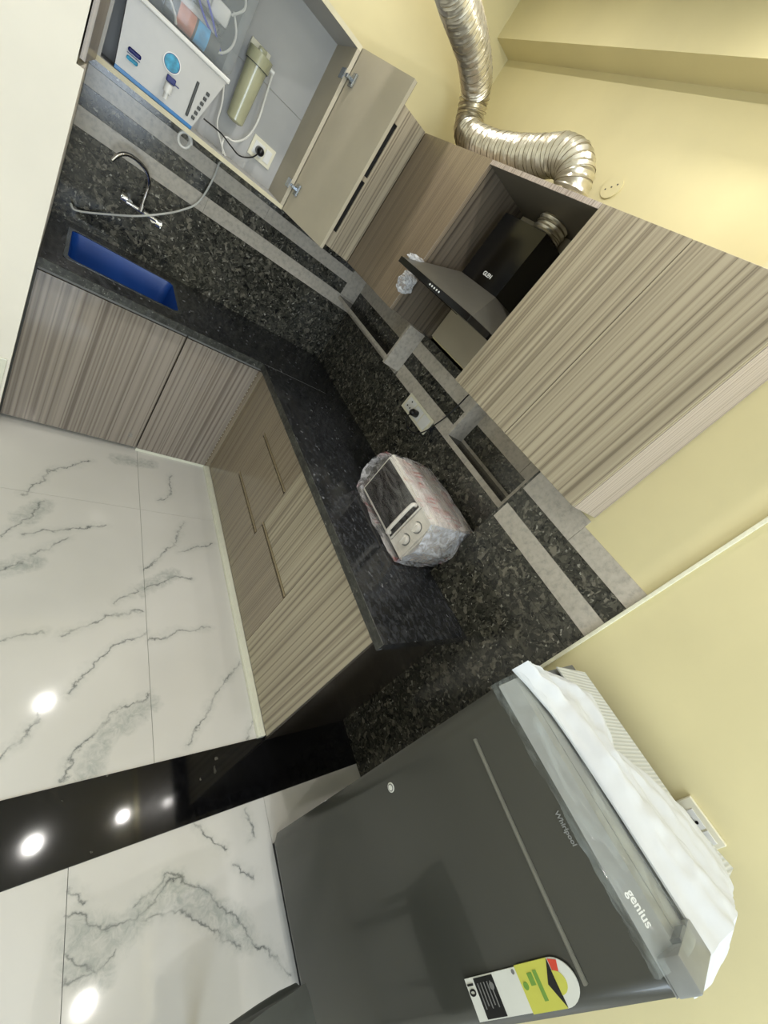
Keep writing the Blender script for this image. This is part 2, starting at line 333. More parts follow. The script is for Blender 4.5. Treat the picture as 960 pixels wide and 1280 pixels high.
def ring_path(pts, radii, seg):
    P = [Vector(p) for p in pts]; rings = []; t0 = (P[1] - P[0]).normalized()
    n = t0.orthogonal().normalized()
    for i, p in enumerate(P):
        t = (P[min(i + 1, len(P) - 1)] - P[max(i - 1, 0)]).normalized()
        n = (n - t * n.dot(t)).normalized(); b = t.cross(n)
        rings.append([p + (n * math.cos(2 * PI * k / seg) + b * math.sin(2 * PI * k / seg)) * radii[i] for k in range(seg)])
    return rings
def rootloc(o):
    v = Vector((0, 0, 0))
    while o: v = v + o.location; o = o.parent
    return v
def mk(name, mb, mat, parent=None, smooth=False, label=None):
    b = mb.b if isinstance(mb, MB) else mb
    bmesh.ops.recalc_face_normals(b, faces=b.faces[:])
    me = bpy.data.meshes.new(name); b.to_mesh(me); b.free(); me.materials.append(mat)
    if smooth:
        for p in me.polygons: p.use_smooth = True
        try: me.set_sharp_from_angle(angle=math.radians(38))
        except Exception: pass
    o = bpy.data.objects.new(name, me); COL.objects.link(o)
    if parent is not None:
        o.parent = parent; me.transform(Matrix.Translation(-rootloc(parent)))
    else:   # origin at base centre
        xs = [v.co for v in me.vertices]
        c = Vector(((min(v.x for v in xs) + max(v.x for v in xs)) / 2, (min(v.y for v in xs) + max(v.y for v in xs)) / 2, min(v.z for v in xs)))
        me.transform(Matrix.Translation(-c)); o.location = c
    if label: o['label'] = label
    return o
def tag(o, label, cat, group=None, kind=None):
    o['label'] = label; o['category'] = cat
    if group: o['group'] = group
    if kind: o['kind'] = kind
    return o
def thing(name, label, cat, loc, group=None):
    o = bpy.data.objects.new(name, None); o.empty_display_size = 0.05; COL.objects.link(o); o.location = loc
    return tag(o, label, cat, group)
def struct(name, mb, mat, label=None, parent=None):
    o = mk(name, mb, mat, parent)
    if parent is None: o['kind'] = 'structure'; o['category'] = name.split('_')[0]; o['label'] = label or name.replace('_', ' ')
    return o
def copies(src, offs, parent=None):
    for d in offs:
        c = src.copy(); COL.objects.link(c); c.location = src.location + Vector(d)
def text(name, body, size, origin, xd, yd, mat, parent, depth=0.0006, bold=False, sx=1.0):
    cu = bpy.data.curves.new(name, 'FONT'); cu.body = body; cu.size = size; cu.extrude = depth; cu.align_x = 'LEFT'
    if bold: cu.offset = size * 0.02
    t = bpy.data.objects.new(name, cu); COL.objects.link(t)
    dg = bpy.context.evaluated_depsgraph_get(); me = bpy.data.meshes.new_from_object(t.evaluated_get(dg))
    bpy.data.objects.remove(t)
    xd = Vector(xd).normalized(); yd = Vector(yd).normalized(); zd = xd.cross(yd)
    mt = Matrix((xd * sx, yd, zd)).transposed().to_4x4(); mt.translation = Vector(origin) - rootloc(parent)
    me.transform(mt); me.materials.clear(); me.materials.append(mat)
    o = bpy.data.objects.new(name, me); COL.objects.link(o); o.parent = parent
    return o

# ------------------------------------------------------------------ the setting
HC = 0.857; ZC = 3.0
fl = struct('floor', MB().box(-4.5, 0.12, -6.0, 0.05, -0.06, -0.012), M['void'], 'white marble tiled floor with grey veins')
# kitchen tiles (joints at x = -0.85, y = -1.03), hall tiles beyond the black threshold
def tile(x0, x1, y0, y1, mat=M['floor'], nm='floor_tile'):
    g = 0.0008
    return mk(nm, MB().box(x0 + g, x1 - g, y0 + g, y1 - g, -0.012, 0.0), mat, fl)
for x0, x1 in ((-1.45, -0.85), (-0.85, -0.25), (-0.25, 0.12)):
    for y0, y1 in ((-2.26, -1.03), (-1.03, 0.05)): tile(x0, x1, y0, y1)
xs = [-4.5, -4.08, -3.48, -2.88, -2.28, -1.68, -1.08, -0.48, 0.0]
ys = [-6.0, -4.87, -3.67, -2.47]
for x0, x1 in zip(xs, xs[1:]):
    for y0, y1 in zip(ys, ys[1:]): tile(x0, x1, y0, y1, M['floorh'])
for x0, x1 in ((-4.5, -3.2), (-3.2, -1.46)): tile(x0, x1, -2.26, -0.63)
struct('trim_1', MB().box(-4.5, 0.0, -2.47, -2.26, -0.012, 0.003, 0.001), M['blackfloor'], 'black granite threshold strip across the marble floor')
struct('ceiling', MB().box(-4.5, 0.12, -6.0, 0.05, ZC, ZC + 0.1), M['white_paint'], 'white ceiling')
wa = struct('wall_back', MB().box(-1.5, 0.3, 0.02, 0.12, 0, ZC), M['yellow'], 'pale yellow end wall behind the sink')
wb = struct('wall_right', MB().box(0.135, 0.34, -2.0, 0.02, 0, 1.24).box(0.24, 0.34, -2.0, 0.02, 1.24, 1.52).box(0.12, 0.34, -2.0, 0.02, 1.52, ZC), M['yellow'], 'pale yellow side wall above the cabinets, recessed behind the worktop')
wc = struct('wall_right_near', MB().box(0.01, 0.34, -2.553, -2.0, 0, 1.47).box(0.004, 0.34, -2.553, -2.0, 1.47, ZC), M['yellow'], 'pale yellow side wall over the near end of the backsplash')
wh = struct('wall_right_hall', MB().box(0.004, 0.34, -6.0, -2.553, 0, ZC), M['yellow'], 'plain pale yellow wall behind the refrigerator')
struct('beam', MB().box(0.0, 0.12, -2.0, 0.02, 2.812, ZC), M['yellow'], 'pale yellow beam along the top of the side wall')
struct('trim_2', MB().box(-0.010, 0.004, -2.560, -2.549, 0, ZC, 0.002), M['caulk'], 'white sealant line at the end of the backsplash')
struct('wall_left', MB().box(-1.60, -1.456, -0.63, 0.02, 0, 1.50).box(-4.5, -1.456, -0.66, -0.62, 0, 1.50).box(-1.60, -1.476, -0.63, 0.02, 1.50, ZC).box(-4.5, -1.476, -0.66, -0.62, 1.50, ZC), M['cream_paint'], 'cream painted wall corner left of the sink')
struct('baseboard_left', MB().box(-1.62, -1.466, -0.668, -0.66, 0.0, 0.40, 0.003), M['white_tile'], 'white tile skirting at the left wall corner')
struct('wall_hall_left', MB().box(-4.6, -4.5, -6.0, -0.62, 0, ZC), M['cream_paint'], 'cream hall wall')
hw = MB().box(-4.5, -2.5, -6.1, -6.0, 0, ZC).box(-0.7, 0.3, -6.1, -6.0, 0, ZC).box(-2.5, -0.7, -6.1, -6.0, 0, 0.7).box(-2.5, -0.7, -6.1, -6.0, 2.3, ZC)
struct('wall_hall_back', hw, M['cream_paint'], 'cream hall wall with an added window opening')
wf = struct('window_1', MB().box(-2.5, -2.45, -6.02, -5.98, 0.7, 2.3).box(-0.75, -0.7, -6.02, -5.98, 0.7, 2.3).box(-1.63, -1.57, -6.02, -5.98, 0.7, 2.3).box(-2.5, -0.7, -6.02, -5.98, 0.7, 0.75).box(-2.5, -0.7, -6.02, -5.98, 2.25, 2.3), M['white'], 'unseen white framed hall window, added to carry the daylight fill')

# backsplash of wall_back: granite slabs and marble strips
S1, S2, S3, S4, S5 = 1.2415, 1.32, 1.40, 1.474, 1.517
def ywall(nm, x0, x1, z0, z1, mat, th=0.02, parent=wa):
    g = 0.0006; return mk(nm, MB().box(x0 + g, x1 - g, 0.0, th, z0 + g, z1 - g), mat, parent)
for x0, x1 in ((-1.456, -0.75), (-0.75, 0.12)):
    ywall('granite_slab', x0, x1, HC - 0.03, S1, M['granite']); ywall('granite_slab', x0, min(x1, 0.0), S2, S3, M['granite']); ywall('granite_slab', x0, min(x1, 0.0), S4, S5 + 0.1, M['granite'])
for x0, x1 in ((-1.456, -0.9), (-0.9, -0.3), (-0.3, 0.12)): ywall('marble_strip', x0, x1, S1, S2, M['strip'])
for x0, x1 in ((-1.456, -0.62), (-0.62, 0.0)): ywall('marble_strip', x0, x1, S3, S4, M['strip'])
ywall('marble_panel', 0.0, 0.24, S2, 1.53, M['strip'])
# wall_right recess plane x = XR
XR = 0.12
def xwall(nm, y0, y1, z0, z1, mat, x=XR, th=0.02, parent=wb):
    g = 0.0006; return mk(nm, MB().box(x, x + th, y0 + g, y1 - g, z0 + g, z1 - g), mat, parent)
xwall('granite_slab', -1.02, 0.0, HC - 0.03, S1, M['granite']); xwall('granite_slab', -2.0, -1.02, HC - 0.03, S1, M['granite'])
xwall('marble_strip', -0.82, 0.0, S1, 1.283, M['strip']); xwall('granite_slab', -0.82, 0.0, 1.30, S3, M['granite']); xwall('marble_strip', -0.82, 0.0, S3, 1.53, M['strip'])
xwall('marble_strip', -1.43, -0.84, S1, S2, M['strip']); xwall('granite_slab', -1.43, -0.84, S2, S3, M['granite']); xwall('marble_strip', -1.43, -0.84, S3, S4, M['strip']); xwall('granite_slab', -1.43, -0.84, S4, 1.535, M['granite'])
# the corner shelf box (niche with sill standing 12 cm proud) and the sunk niche further on
shelf = thing('wall_shelf', 'pale marble box shelf projecting in the back corner above the granite backsplash', 'shelf', (0.06, -0.42, 1.285))
mk('sill', MB().box(0.0, 0.12, -0.82, -0.001, 1.287, 1.308, 0.001), M['strip'], shelf)
mk('side_panel', MB().box(0.0, 0.12, -0.84, -0.82, 1.265, 1.512, 0.001), M['strip'], shelf)
mk('granite_inlay', MB().box(0.002, 0.118, -0.8195, -0.0015, 1.308, 1.3095), M['endpanel'], shelf)
NB = 0.235
nich = struct('niche', MB().box(XR, NB, -1.452, -1.43, S1, 1.53).box(XR, NB, -2.0, -1.925, S1, 1.53).box(XR, NB, -1.925, -1.452, S1, 1.268), M['strip'], 'sunk wall niche framed in pale marble beside the socket')
mk('granite_inlay', MB().box(XR + 0.004, NB, -1.925, -1.452, 1.268, 1.270), M['endpanel'], nich)
mk('marble_strip', MB().box(NB, NB + 0.01, -1.925, -1.452, 1.268, 1.285), M['strip'], nich)
mk('granite_slab', MB().box(NB, NB + 0.01, -1.925, -1.452, 1.286, 1.385), M['granite'], nich)
mk('marble_strip', MB().box(NB, NB + 0.01, -1.82, -1.452, 1.386, 1.53), M['strip'], nich)
mk('marble_strip', MB().box(NB, NB + 0.01, -1.925, -1.822, 1.386, 1.53), M['strip'], nich)
# near section x = 0
def nwall(nm, y0, y1, z0, z1, mat):
    return xwall(nm, y0, y1, z0, z1, mat, 0.0, 0.02, wc)
nwall('granite_slab', -2.55, -2.008, 0.0, 0.60, M['granite']); nwall('granite_slab', -2.55, -2.008, 0.60, 1.166, M['granite']); nwall('granite_slab', -2.55, -2.008, 1.166, S1, M['granite'])
nwall('marble_strip', -2.55, -2.008, S1, S2, M['strip']); nwall('granite_slab', -2.55, -2.008, S2, S3, M['granite']); nwall('marble_strip', -2.55, -2.272, S3, S4, M['strip']); nwall('marble_strip', -2.272, -2.008, S3, 1.50, M['strip'])
mk('step_edge', MB().box(0.0, 0.12, -2.008, -2.0, HC - 0.03, 1.50), M['granite'], wc)

# ------------------------------------------------------------------ base cabinets
FX = -0.43; FY = -0.55
ZT = 0.785
wt = thing('worktop', 'polished black granite L-shaped worktop running from the sink wall to the refrigerator end', 'worktop', (-0.24, -1.3, HC - 0.04))
TZ0 = HC - 0.038
SX0, SX1, SY0, SY1 = -1.385, -0.905, -0.485, -0.085
mk('slab', MB().box(-1.455, SX0, -0.598, -0.001, TZ0, HC).box(SX1, -0.4815, -0.598, -0.001, TZ0, HC).box(SX0, SX1, -0.598, SY0, TZ0, HC).box(SX0, SX1, SY1, -0.001, TZ0, HC).box(-0.4815, 0.119, -0.598, -0.001, TZ0, HC), M['black'], wt)
mk('slab', MB().box(-0.478, 0.119, -1.999, -0.6005, TZ0, HC).box(-0.478, -0.001, -2.324, -1.999, TZ0, HC), M['black'], wt)
mk('slab_joint', MB().box(-0.475, -0.045, -0.6005, -0.598, TZ0, HC + 0.0003), M['mgrey'], wt)
def jag(p0, p1, n, nrm):   # chipped, uneven front edge
    b = MB(); p0 = Vector(p0); p1 = Vector(p1); nrm = Vector(nrm); rings = []
    for i in range(n + 1):
        t = i / n; p = p0.lerp(p1, t); j = 0.0012 * noise.noise(p * 40) + 0.0008 * noise.noise(p * 160)
        rings.append([p + nrm * 0.0, p + nrm * (0.003 + j) + Vector((0, 0, -0.001)), p + nrm * (0.003 + j) + Vector((0, 0, -0.037)), p + Vector((0, 0, -0.038))])
    return b.loft(rings)
mk('chipped_edge', jag((-1.455, -0.598, HC - 0.0002), (-0.478, -0.598, HC - 0.0002), 90, (0, -1, 0)), M['chipped'], wt)
mk('chipped_edge', jag((-0.478, -0.6, HC - 0.0002), (-0.478, -2.324, HC - 0.0002), 150, (-1, 0, 0)), M['chipped'], wt)

sk = thing('sink', 'rectangular kitchen sink still lined with blue protective film', 'sink', (-1.14, -0.28, HC - 0.2))
b = MB()
def rrect(x0, x1, y0, y1, z, r, k=5):
    pts = []
    for cx, cy, a0 in ((x1 - r, y1 - r, 0), (x0 + r, y1 - r, PI / 2), (x0 + r, y0 + r, PI), (x1 - r, y0 + r, 1.5 * PI)):
        for i in range(k + 1): a = a0 + (PI / 2) * i / k; pts.append(Vector((cx + r * math.cos(a), cy + r * math.sin(a), z)))
    return pts
e = 0.016
b.loft([rrect(SX0 + e, SX1 - e, SY0 + e, SY1 - e, HC - 0.003, 0.03), rrect(SX0 + e + .004, SX1 - e - .004, SY0 + e + .004, SY1 - e - .004, HC - 0.02, 0.03), rrect(SX0 + .04, SX1 - .04, SY0 + .04, SY1 - .04, HC - 0.19, 0.05), rrect(SX0 + .07, SX1 - .07, SY0 + .07, SY1 - .07, HC - 0.2, 0.05)], cap=False)
b.b.verts.ensure_lookup_table(); b.b.faces.new(b.b.verts[-24:])
mk('basin', b, M['blue'], sk, True)
rb = MB(); rb.loft([rrect(SX0 + .001, SX1 - .001, SY0 + .001, SY1 - .001, HC - 0.006, 0.012), rrect(SX0 + .001, SX1 - .001, SY0 + .001, SY1 - .001, HC + 0.0012, 0.012), rrect(SX0 + e, SX1 - e, SY0 + e, SY1 - e, HC + 0.0008, 0.03), rrect(SX0 + e, SX1 - e, SY0 + e, SY1 - e, HC - 0.006, 0.03)], cap=False)
mk('steel_rim', rb, M['steel'], sk, True)
mk('drain', MB().cyl((-1.14, -0.28, HC - 0.197), 0.04, 0.004), M['steel'], sk)

sc_ = thing('base_cabinet', 'striped laminate base cabinet under the blue sink', 'cabinet', (-1.15, -0.3, 0.03))
mk('carcass', MB().box(-1.452, -1.436, FY + 0.02, -0.01, 0.03, 0.80).box(-0.876, -0.862, FY + 0.02, -0.01, 0.03, 0.80).box(-1.436, -0.876, FY + 0.02, -0.01, 0.03, 0.046), M['lamlow'], sc_)
mk('door', MB().box(-1.448, -0.866, FY, FY + 0.019, 0.026, ZT, 0.001), M['lamlow'], sc_)
mk('top_rail', MB().box(-1.448, -0.866, FY + 0.002, FY + 0.02, ZT + 0.004, TZ0 - 0.001), M['mgrey'], sc_, label='grey metal rail above the door')
mk('edge_filler', jag((-1.4555, FY - 0.002, 0.03), (-1.4555, FY - 0.002, 0.82), 2, (0.004, 0, 0)) if False else MB().box(-1.4555, -1.4485, FY - 0.004, FY + 0.02, 0.03, 0.82), M['dgrey'], sc_, label='dark unpainted edge against the wall')
mk('film_patch', MB().box(-0.925, -0.905, FY - 0.0008, FY, 0.09, 0.12), M['film'], sc_)  # small translucent patch low on the sink door
kc = thing('base_cabinet', 'narrow striped laminate base cabinet in the inner corner of the worktop', 'cabinet', (-0.65, -0.3, 0.02))
mk('carcass', MB().box(-0.858, -0.846, FY + 0.02, -0.01, 0.02, 0.80).box(-0.846, -0.44, FY + 0.02, -0.01, 0.02, 0.036), M['lamlow'], kc)
mk('door', MB().box(-0.859, -0.462, FY, FY + 0.019, 0.022, ZT, 0.001), M['lamlow'], kc)
mk('corner_filler', MB().box(-0.461, FX - 0.001, FY, FY + 0.018, 0.022, ZT), M['lamfineb'], kc)
mk('top_rail', MB().box(-0.859, FX - 0.001, FY + 0.002, FY + 0.02, ZT + 0.004, TZ0 - 0.001), M['mgrey'], kc, label='grey metal rail above the door')
pins = MB()
for i in range(26): pins.sphere((-0.4605, FY - 0.0008, 0.06 + i * 0.0275), 0.0022)
pn = mk('edge_pin', pins, M['offwhite'], kc); pn['kind'] = 'stuff'
dr = thing('drawer_unit', 'three-drawer laminate base unit next to the inner worktop corner', 'cabinet', (-0.2, -0.97, 0.02))
mk('carcass', MB().box(FX + 0.02, 0.0, -1.383, -0.56, 0.02, 0.80), M['darkinner'], dr)
def front(nm, y0, y1, z0, z1, par, mat=M['lamfineb']): return mk(nm, MB().box(FX, FX + 0.019, y0, y1, z0, z1, 0.0008), mat, par)
front('filler_panel', -0.925, FY - 0.001, 0.022, ZT, dr)
def pull(y0, y1, z, par):
    p = mk('handle', MB().box(FX - 0.0035, FX + 0.012, y0, y1, z - 0.001, z + 0.009, 0.001), M['brass'], par)
    return p
for z0, z1 in ((0.022, 0.303), (0.327, 0.604), (0.624, ZT)):
    d = front('drawer', -1.3835, -0.9258, z0, z1, dr)
    if z0 > 0.1: pull(-1.383, -0.926, z0 - 0.008, d)
dr2 = thing('drawer_unit', 'two-drawer laminate base unit in the middle of the long worktop run', 'cabinet', (-0.2, -1.61, 0.02))
mk('carcass', MB().box(FX + 0.02, 0.0, -1.832, -1.387, 0.02, 0.80), M['darkinner'], dr2)
for z0, z1 in ((0.022, 0.378), (0.402, ZT)):
    d = front('drawer', -1.8295, -1.3865, z0, z1, dr2, M['lam'] if z0 > .1 else M['lamfineb'])
    if z0 > 0.1: pull(-1.829, -1.387, z0 - 0.008, d)
ec = thing('base_cabinet', 'striped laminate base cabinet at the open end of the worktop with a dark stone side', 'cabinet', (-0.2, -2.05, 0.02))
mk('carcass', MB().box(FX + 0.02, 0.0, -2.258, -1.836, 0.02, 0.80), M['darkinner'], ec)
mk('door', MB().box(FX, FX + 0.019, -2.268, -1.8325, 0.022, ZT, 0.001), M['lam'], ec)
mk('stone_panel', MB().box(FX + 0.004, -0.002, -2.275, -2.259, 0.003, 0.30), M['endpanel'], ec)
mk('stone_panel', MB().box(FX + 0.004, -0.002, -2.275, -2.259, 0.3015, TZ0 - 0.001), M['endpanel'], ec)
rl = mk('under_rail', MB().box(FX + 0.004, FX + 0.02, -2.258, FY - 0.022, ZT + 0.004, TZ0 - 0.001), M['dgrey'], wt)
struct('baseboard_right', MB().box(-0.462, FX - 0.001, -2.262, -0.5, 0.0, 0.018, 0.002).box(-0.452, FX - 0.001, -2.262, -0.5, 0.018, 0.021), M['white_tile'], 'low white tile kerb under the drawer units')
struct('baseboard_back', MB().box(-0.86, -0.462, FY + 0.005, -0.52, 0.0, 0.020), M['white_tile'], 'low white tile kerb under the corner cabinet')

# ------------------------------------------------------------------ upper cabinets
UB = 1.517; UT = 2.228; UX = -0.209; UY = -0.28
oc = thing('wall_cabinet', 'open wall cabinet over the sink holding the water purifier', 'cabinet', (-1.05, -0.14, UB))
mk('bottom_board', MB().box(-1.445, -0.652, UY + 0.001, -0.001, UB, UB + 0.018), M['innergrey'], oc)
mk('board_edging', MB().box(-1.445, -0.652, UY - 0.0005, UY + 0.001, UB, UB + 0.018), M['cream'], oc, label='cream edge band of the bottom board')
mk('top_board', MB().box(-1.445, -0.652, UY + 0.001, -0.001, UT - 0.018, UT), M['innergrey'], oc)
mk('board_edging', MB().box(-1.445, -0.652, UY - 0.0005, UY + 0.001, UT - 0.018, UT), M['cream'], oc, label='cream edge band of the top board')
mk('side_board', MB().box(-1.445, -1.428, UY, -0.001, UB + 0.018, UT - 0.018), M['innergrey'], oc)
mk('side_board', MB().box(-0.669, -0.652, UY, -0.001, UB + 0.018, UT - 0.018), M['inner'], oc)
mk('back_board', MB().box(-1.428, -0.669, -0.012, -0.001, UB + 0.018, 1.88), M['innergrey'], oc)
mk('back_board', MB().box(-1.428, -0.669, -0.012, -0.001, 1.8815, UT - 0.018), M['innergrey'], oc)
def doorleaf(h, ev, th, z0, z1, par, minner, mouter):
    h = Vector(h); ev = Vector(ev); d = (ev - h).normalized(); n = Vector((-d.y, d.x, 0))
    def slab(a, c):
        return MB().hexa([h + n * a + Vector((0, 0, z0)), ev + n * a + Vector((0, 0, z0)), ev + n * c + Vector((0, 0, z0)), h + n * c + Vector((0, 0, z0)),
                          h + n * a + Vector((0, 0, z1)), ev + n * a + Vector((0, 0, z1)), ev + n * c + Vector((0, 0, z1)), h + n * c + Vector((0, 0, z1))])
    o = mk('door', slab(0, th), minner, par); mk('outer_face', slab(min(th * 1.0, th), th + (0.0015 if th > 0 else -0.0015)), mouter, o)
    return o, d, n
od, dd, dn = doorleaf((-0.650, UY - 0.004, 0), (-0.549, -0.648, 0), 0.017, UB + 0.004, UT - 0.002, oc, M['inner'], M['lam'])
# hinges between right side board and open door
for hz in (2.112, 1.633):
    hh = mk('hinge', MB().cyl((-0.640, UY - 0.045, hz), 0.017, 0.006, 'x', 16).box(-0.668, -0.630, UY - 0.03, UY + 0.012, hz - 0.008, hz + 0.008, 0.003).box(-0.673, -0.669, UY + 0.0, UY + 0.055, hz - 0.02, hz + 0.02, 0.001), M['steel'], oc, label='steel cup hinge')
    p = Vector((-0.650, UY - 0.004, 0)) + dd * 0.04 - dn * 0.002
    mk('hinge_cup', MB().box(p.x - 0.006, p.x + 0.004, p.y - 0.02, p.y + 0.02, hz - 0.026, hz + 0.026, 0.002), M['steel'], hh)
ld, _, _ = doorleaf((-1.438, UY - 0.004, 0), (-1.458, -0.667, 0), -0.012, UB + 0.002, UT - 0.002, oc, M['lamfine'], M['lamfine'])

cc = thing('wall_cabinet', 'closed corner wall cabinet with dark cut-out grips beside the open door', 'cabinet', (-0.33, -0.14, UB))
mk('carcass', MB().box(-0.650, -0.001, UY + 0.03, -0.001, UB + 0.01, UT), M['lamfine'], cc)
# front built around two finger slots
gx0, gx1 = -0.373, -0.349
mk('door', MB().box(-0.645, gx0, -0.27, -0.251, UB + 0.003, UT).box(gx1, UX - 0.003, -0.27, -0.251, UB + 0.003, UT).box(gx0, gx1, -0.27, -0.251, UB + 0.003, 1.601).box(gx0, gx1, -0.27, -0.251, 1.871, 1.893).box(gx0, gx1, -0.27, -0.251, 2.147, UT), M['lam'], cc)
mk('grip_recess', MB().box(gx0 + .0005, gx1 - .0005, -0.262, -0.2505, 1.601, 1.871), M['void'], cc, label='dark finger grip slot, lower')
mk('grip_recess', MB().box(gx0 + .0005, gx1 - .0005, -0.262, -0.2505, 1.893, 2.147), M['void'], cc, label='dark finger grip slot, upper')

lc = thing('wall_cabinet', 'wall cabinet left of the chimney hood with a fine-grained brown front', 'cabinet', (-0.05, -0.58, UB))
mk('carcass', MB().box(UX + 0.02, 0.119, -0.883, -0.29, UB + 0.012, UT - 0.001), M['lamfine'], lc)
mk('door', MB().box(UX, UX + 0.019, -0.898, -0.272, UB + 0.002, UT, 0.001), M['lamfine'], lc)
mk('side_panel', MB().box(UX + 0.0195, 0.1195, -0.899, -0.8835, UB + 0.006, UT), laminate('brown_side_laminate', (112, 102, 88), (72, 64, 54), 40, 0.35, seed=11), lc)
hb = thing('hood_surround', 'open laminate surround with grey back board around the chimney hood', 'cabinet', (0.0, -1.2, 1.54))
mk('back_board', MB().box(0.106, 0.1195, -1.553, -0.900, 1.540, UT - 0.02), M['inner'], hb)
mk('top_board', MB().box(UX + 0.004, 0.1195, -1.553, -0.900, UT - 0.018, UT), M['darkinner'], hb)
mk('front_rail', MB().box(UX, UX + 0.004, -1.553, -0.900, UT - 0.018, UT), M['lamside'], hb)
rc = thing('wall_cabinet', 'large two-door striped wall cabinet right of the chimney hood', 'cabinet', (-0.05, -1.9, UB))
mk('carcass', MB().box(UX + 0.02, 0.119, -2.0, -1.5555, UB + 0.005, UT - 0.001).box(UX + 0.02, -0.001, -2.262, -2.0, UB + 0.005, UT - 0.001), M['lamfine'], rc)
mk('door', MB().box(UX, UX + 0.019, -1.908, -1.5555, UB, UT, 0.001), M['lam'], rc)
mk('door', MB().box(UX, UX + 0.019, -2.268, -1.9105, UB, UT, 0.001), M['lam'], rc)
mk('side_panel', MB().box(UX + 0.0195, -0.001, -2.270, -2.2625, UB, UT), M['lamside'], rc)

# ------------------------------------------------------------------ chimney hood
hd = thing('chimney_hood', 'black and grey pyramid chimney hood with a black upright duct cover', 'hood', (-0.1, -1.25, 1.70))
hx, hy0, hy1 = -0.345, -0.953, -1.549
mk('front_strip', MB().box(hx - 0.004, hx + 0.012, hy1, hy0, 1.700, 1.725, 0.001), M['gblack'], hd)
mk('side_strip', MB().box(hx + 0.012, 0.105, hy1, hy1 + 0.01, 1.700, 1.7245), M['gblack'], hd)
mk('side_strip', MB().box(hx + 0.012, 0.105, hy0 - 0.01, hy0, 1.700, 1.7245), M['gblack'], hd)
mk('canopy', MB().hexa([(hx + 0.002, hy0, 1.7255), (hx + 0.002, hy1, 1.7255), (0.105, hy1, 1.7255), (0.105, hy0, 1.7255), (-0.052, -0.978, 1.85), (-0.052, -1.272, 1.85), (0.105, -1.272, 1.85), (0.105, -0.978, 1.85)]), M['hood'], hd)
mk('filter_panel', MB().box(hx + 0.012, 0.105, hy1 + 0.011, hy0 - 0.011, 1.703, 1.709), M['steel'], hd)
ch = mk('duct_cover', MB().box(-0.05, 0.105, -1.27, -0.98, 1.8505, 2.14, 0.001), M['gblack'], hd)
text('lettering', 'GLEN', 0.025, (-0.0512, -1.108, 1.893), (0, -1, 0), (0, 0, 1), M['pale'], ch, bold=True)
for i in range(5):
    mk('button', MB().cyl((hx - 0.0045, -1.245 - i * 0.019, 1.7125), 0.004, 0.003, 'x', 12), M['pale'], hd)
# plastic scraps on the hood's left end
def crumple(c, r, sc, seed, sub=4):
    bb = bmesh.new(); bmesh.ops.create_icosphere(bb, subdivisions=sub, radius=1)
    for v in bb.verts:
        n1 = noise.noise(v.co * 2.1 + Vector((seed, 0, 0))); n2 = noise.noise(v.co * 5.5 + Vector((0, seed, 0)))
        k = 1 + 0.35 * n1 + 0.18 * abs(n2)
        v.co = Vector((c[0] + v.co.x * r * sc[0] * k, c[1] + v.co.y * r * sc[1] * k, c[2] + v.co.z * r * sc[2] * k))
    return bb
mk('wrapping_film', crumple((-0.27, -0.965, 1.748), 0.03, (2.0, 0.35, 0.7), 3.1), M['bagw'], hd)
mk('wrapping_film', crumple((-0.235, -0.93, 1.655), 0.045, (1.0, 0.5, 1.0), 5.7), M['bagw'], hd)

# ------------------------------------------------------------------ flexible foil duct
def corrugated(path, r, mat, name, label=None, cat=None, parent=None, pitch=0.018, amp=0.0035, seg=40):
    P = smooth_path(path, 10)
    # resample evenly
    L = [0]
    for a, c in zip(P, P[1:]): L.append(L[-1] + (c - a).length)
    n = int(L[-1] / (pitch / 4)); pts = []; k = 0
    for i in range(n + 1):
        s = L[-1] * i / n
        while k < len(L) - 2 and L[k + 1] < s: k += 1
        pts.append(P[k].lerp(P[k + 1], (s - L[k]) / max(1e-9, L[k + 1] - L[k])))
    rad = [r + amp * math.sin(2 * PI * (L[-1] * i / n) / pitch) + 0.004 * noise.noise(Vector((i * 0.02, 3, 1))) for i in range(n + 1)]
    rings = ring_path(pts, rad, seg)
    for i, ring in enumerate(rings):
        for j, v in enumerate(ring):
            v += (v - pts[i]).normalized() * 0.0035 * noise.noise(v * 45)
    b = MB().loft(rings, cap=False)
    o = mk(name, b, mat, parent, True)
    rp = ring_path(pts, [x + 0.0012 for x in rad], 24); hel = []
    turns = 24 * L[-1] / (pitch * 1.5)
    for i in range(int(turns)):
        t = i / turns * (len(rp) - 1); a = int(t); f_ = t - a; hel.append(rp[a][i % 24].lerp(rp[min(a + 1, len(rp) - 1)][i % 24], f_))
    if label or True:
        par = o if parent is None else parent
        mk('wire_spiral', MB().tube(hel, 0.0016, 5), M['wire'], par, True)
    if cat: tag(o, label, cat)
    return o
corrugated([(-0.01, -1.195, 2.236), (-0.018, -1.195, 2.27), (-0.035, -1.19, 2.33), (-0.05, -1.145, 2.378), (-0.055, -1.06, 2.392), (-0.045, -0.95, 2.375), (-0.03, -0.74, 2.352), (-0.025, -0.50, 2.345), (-0.035, -0.32, 2.37), (-0.06, -0.27, 2.45), (-0.12, -0.28, 2.52), (-0.30, -0.42, 2.53), (-0.54, -0.60, 2.50), (-0.80, -0.78, 2.48), (-1.1, -0.95, 2.48)],
           0.072, M['foil'], 'exhaust_duct', 'crinkled silver foil exhaust duct lying over the wall cabinets', 'duct')
tag(corrugated([(0.025, -1.195, 2.141), (0.025, -1.193, 2.175), (0.025, -1.19, 2.209)], 0.068, M['foil'], 'duct_collar'), 'short foil duct collar between hood and top board', 'duct')

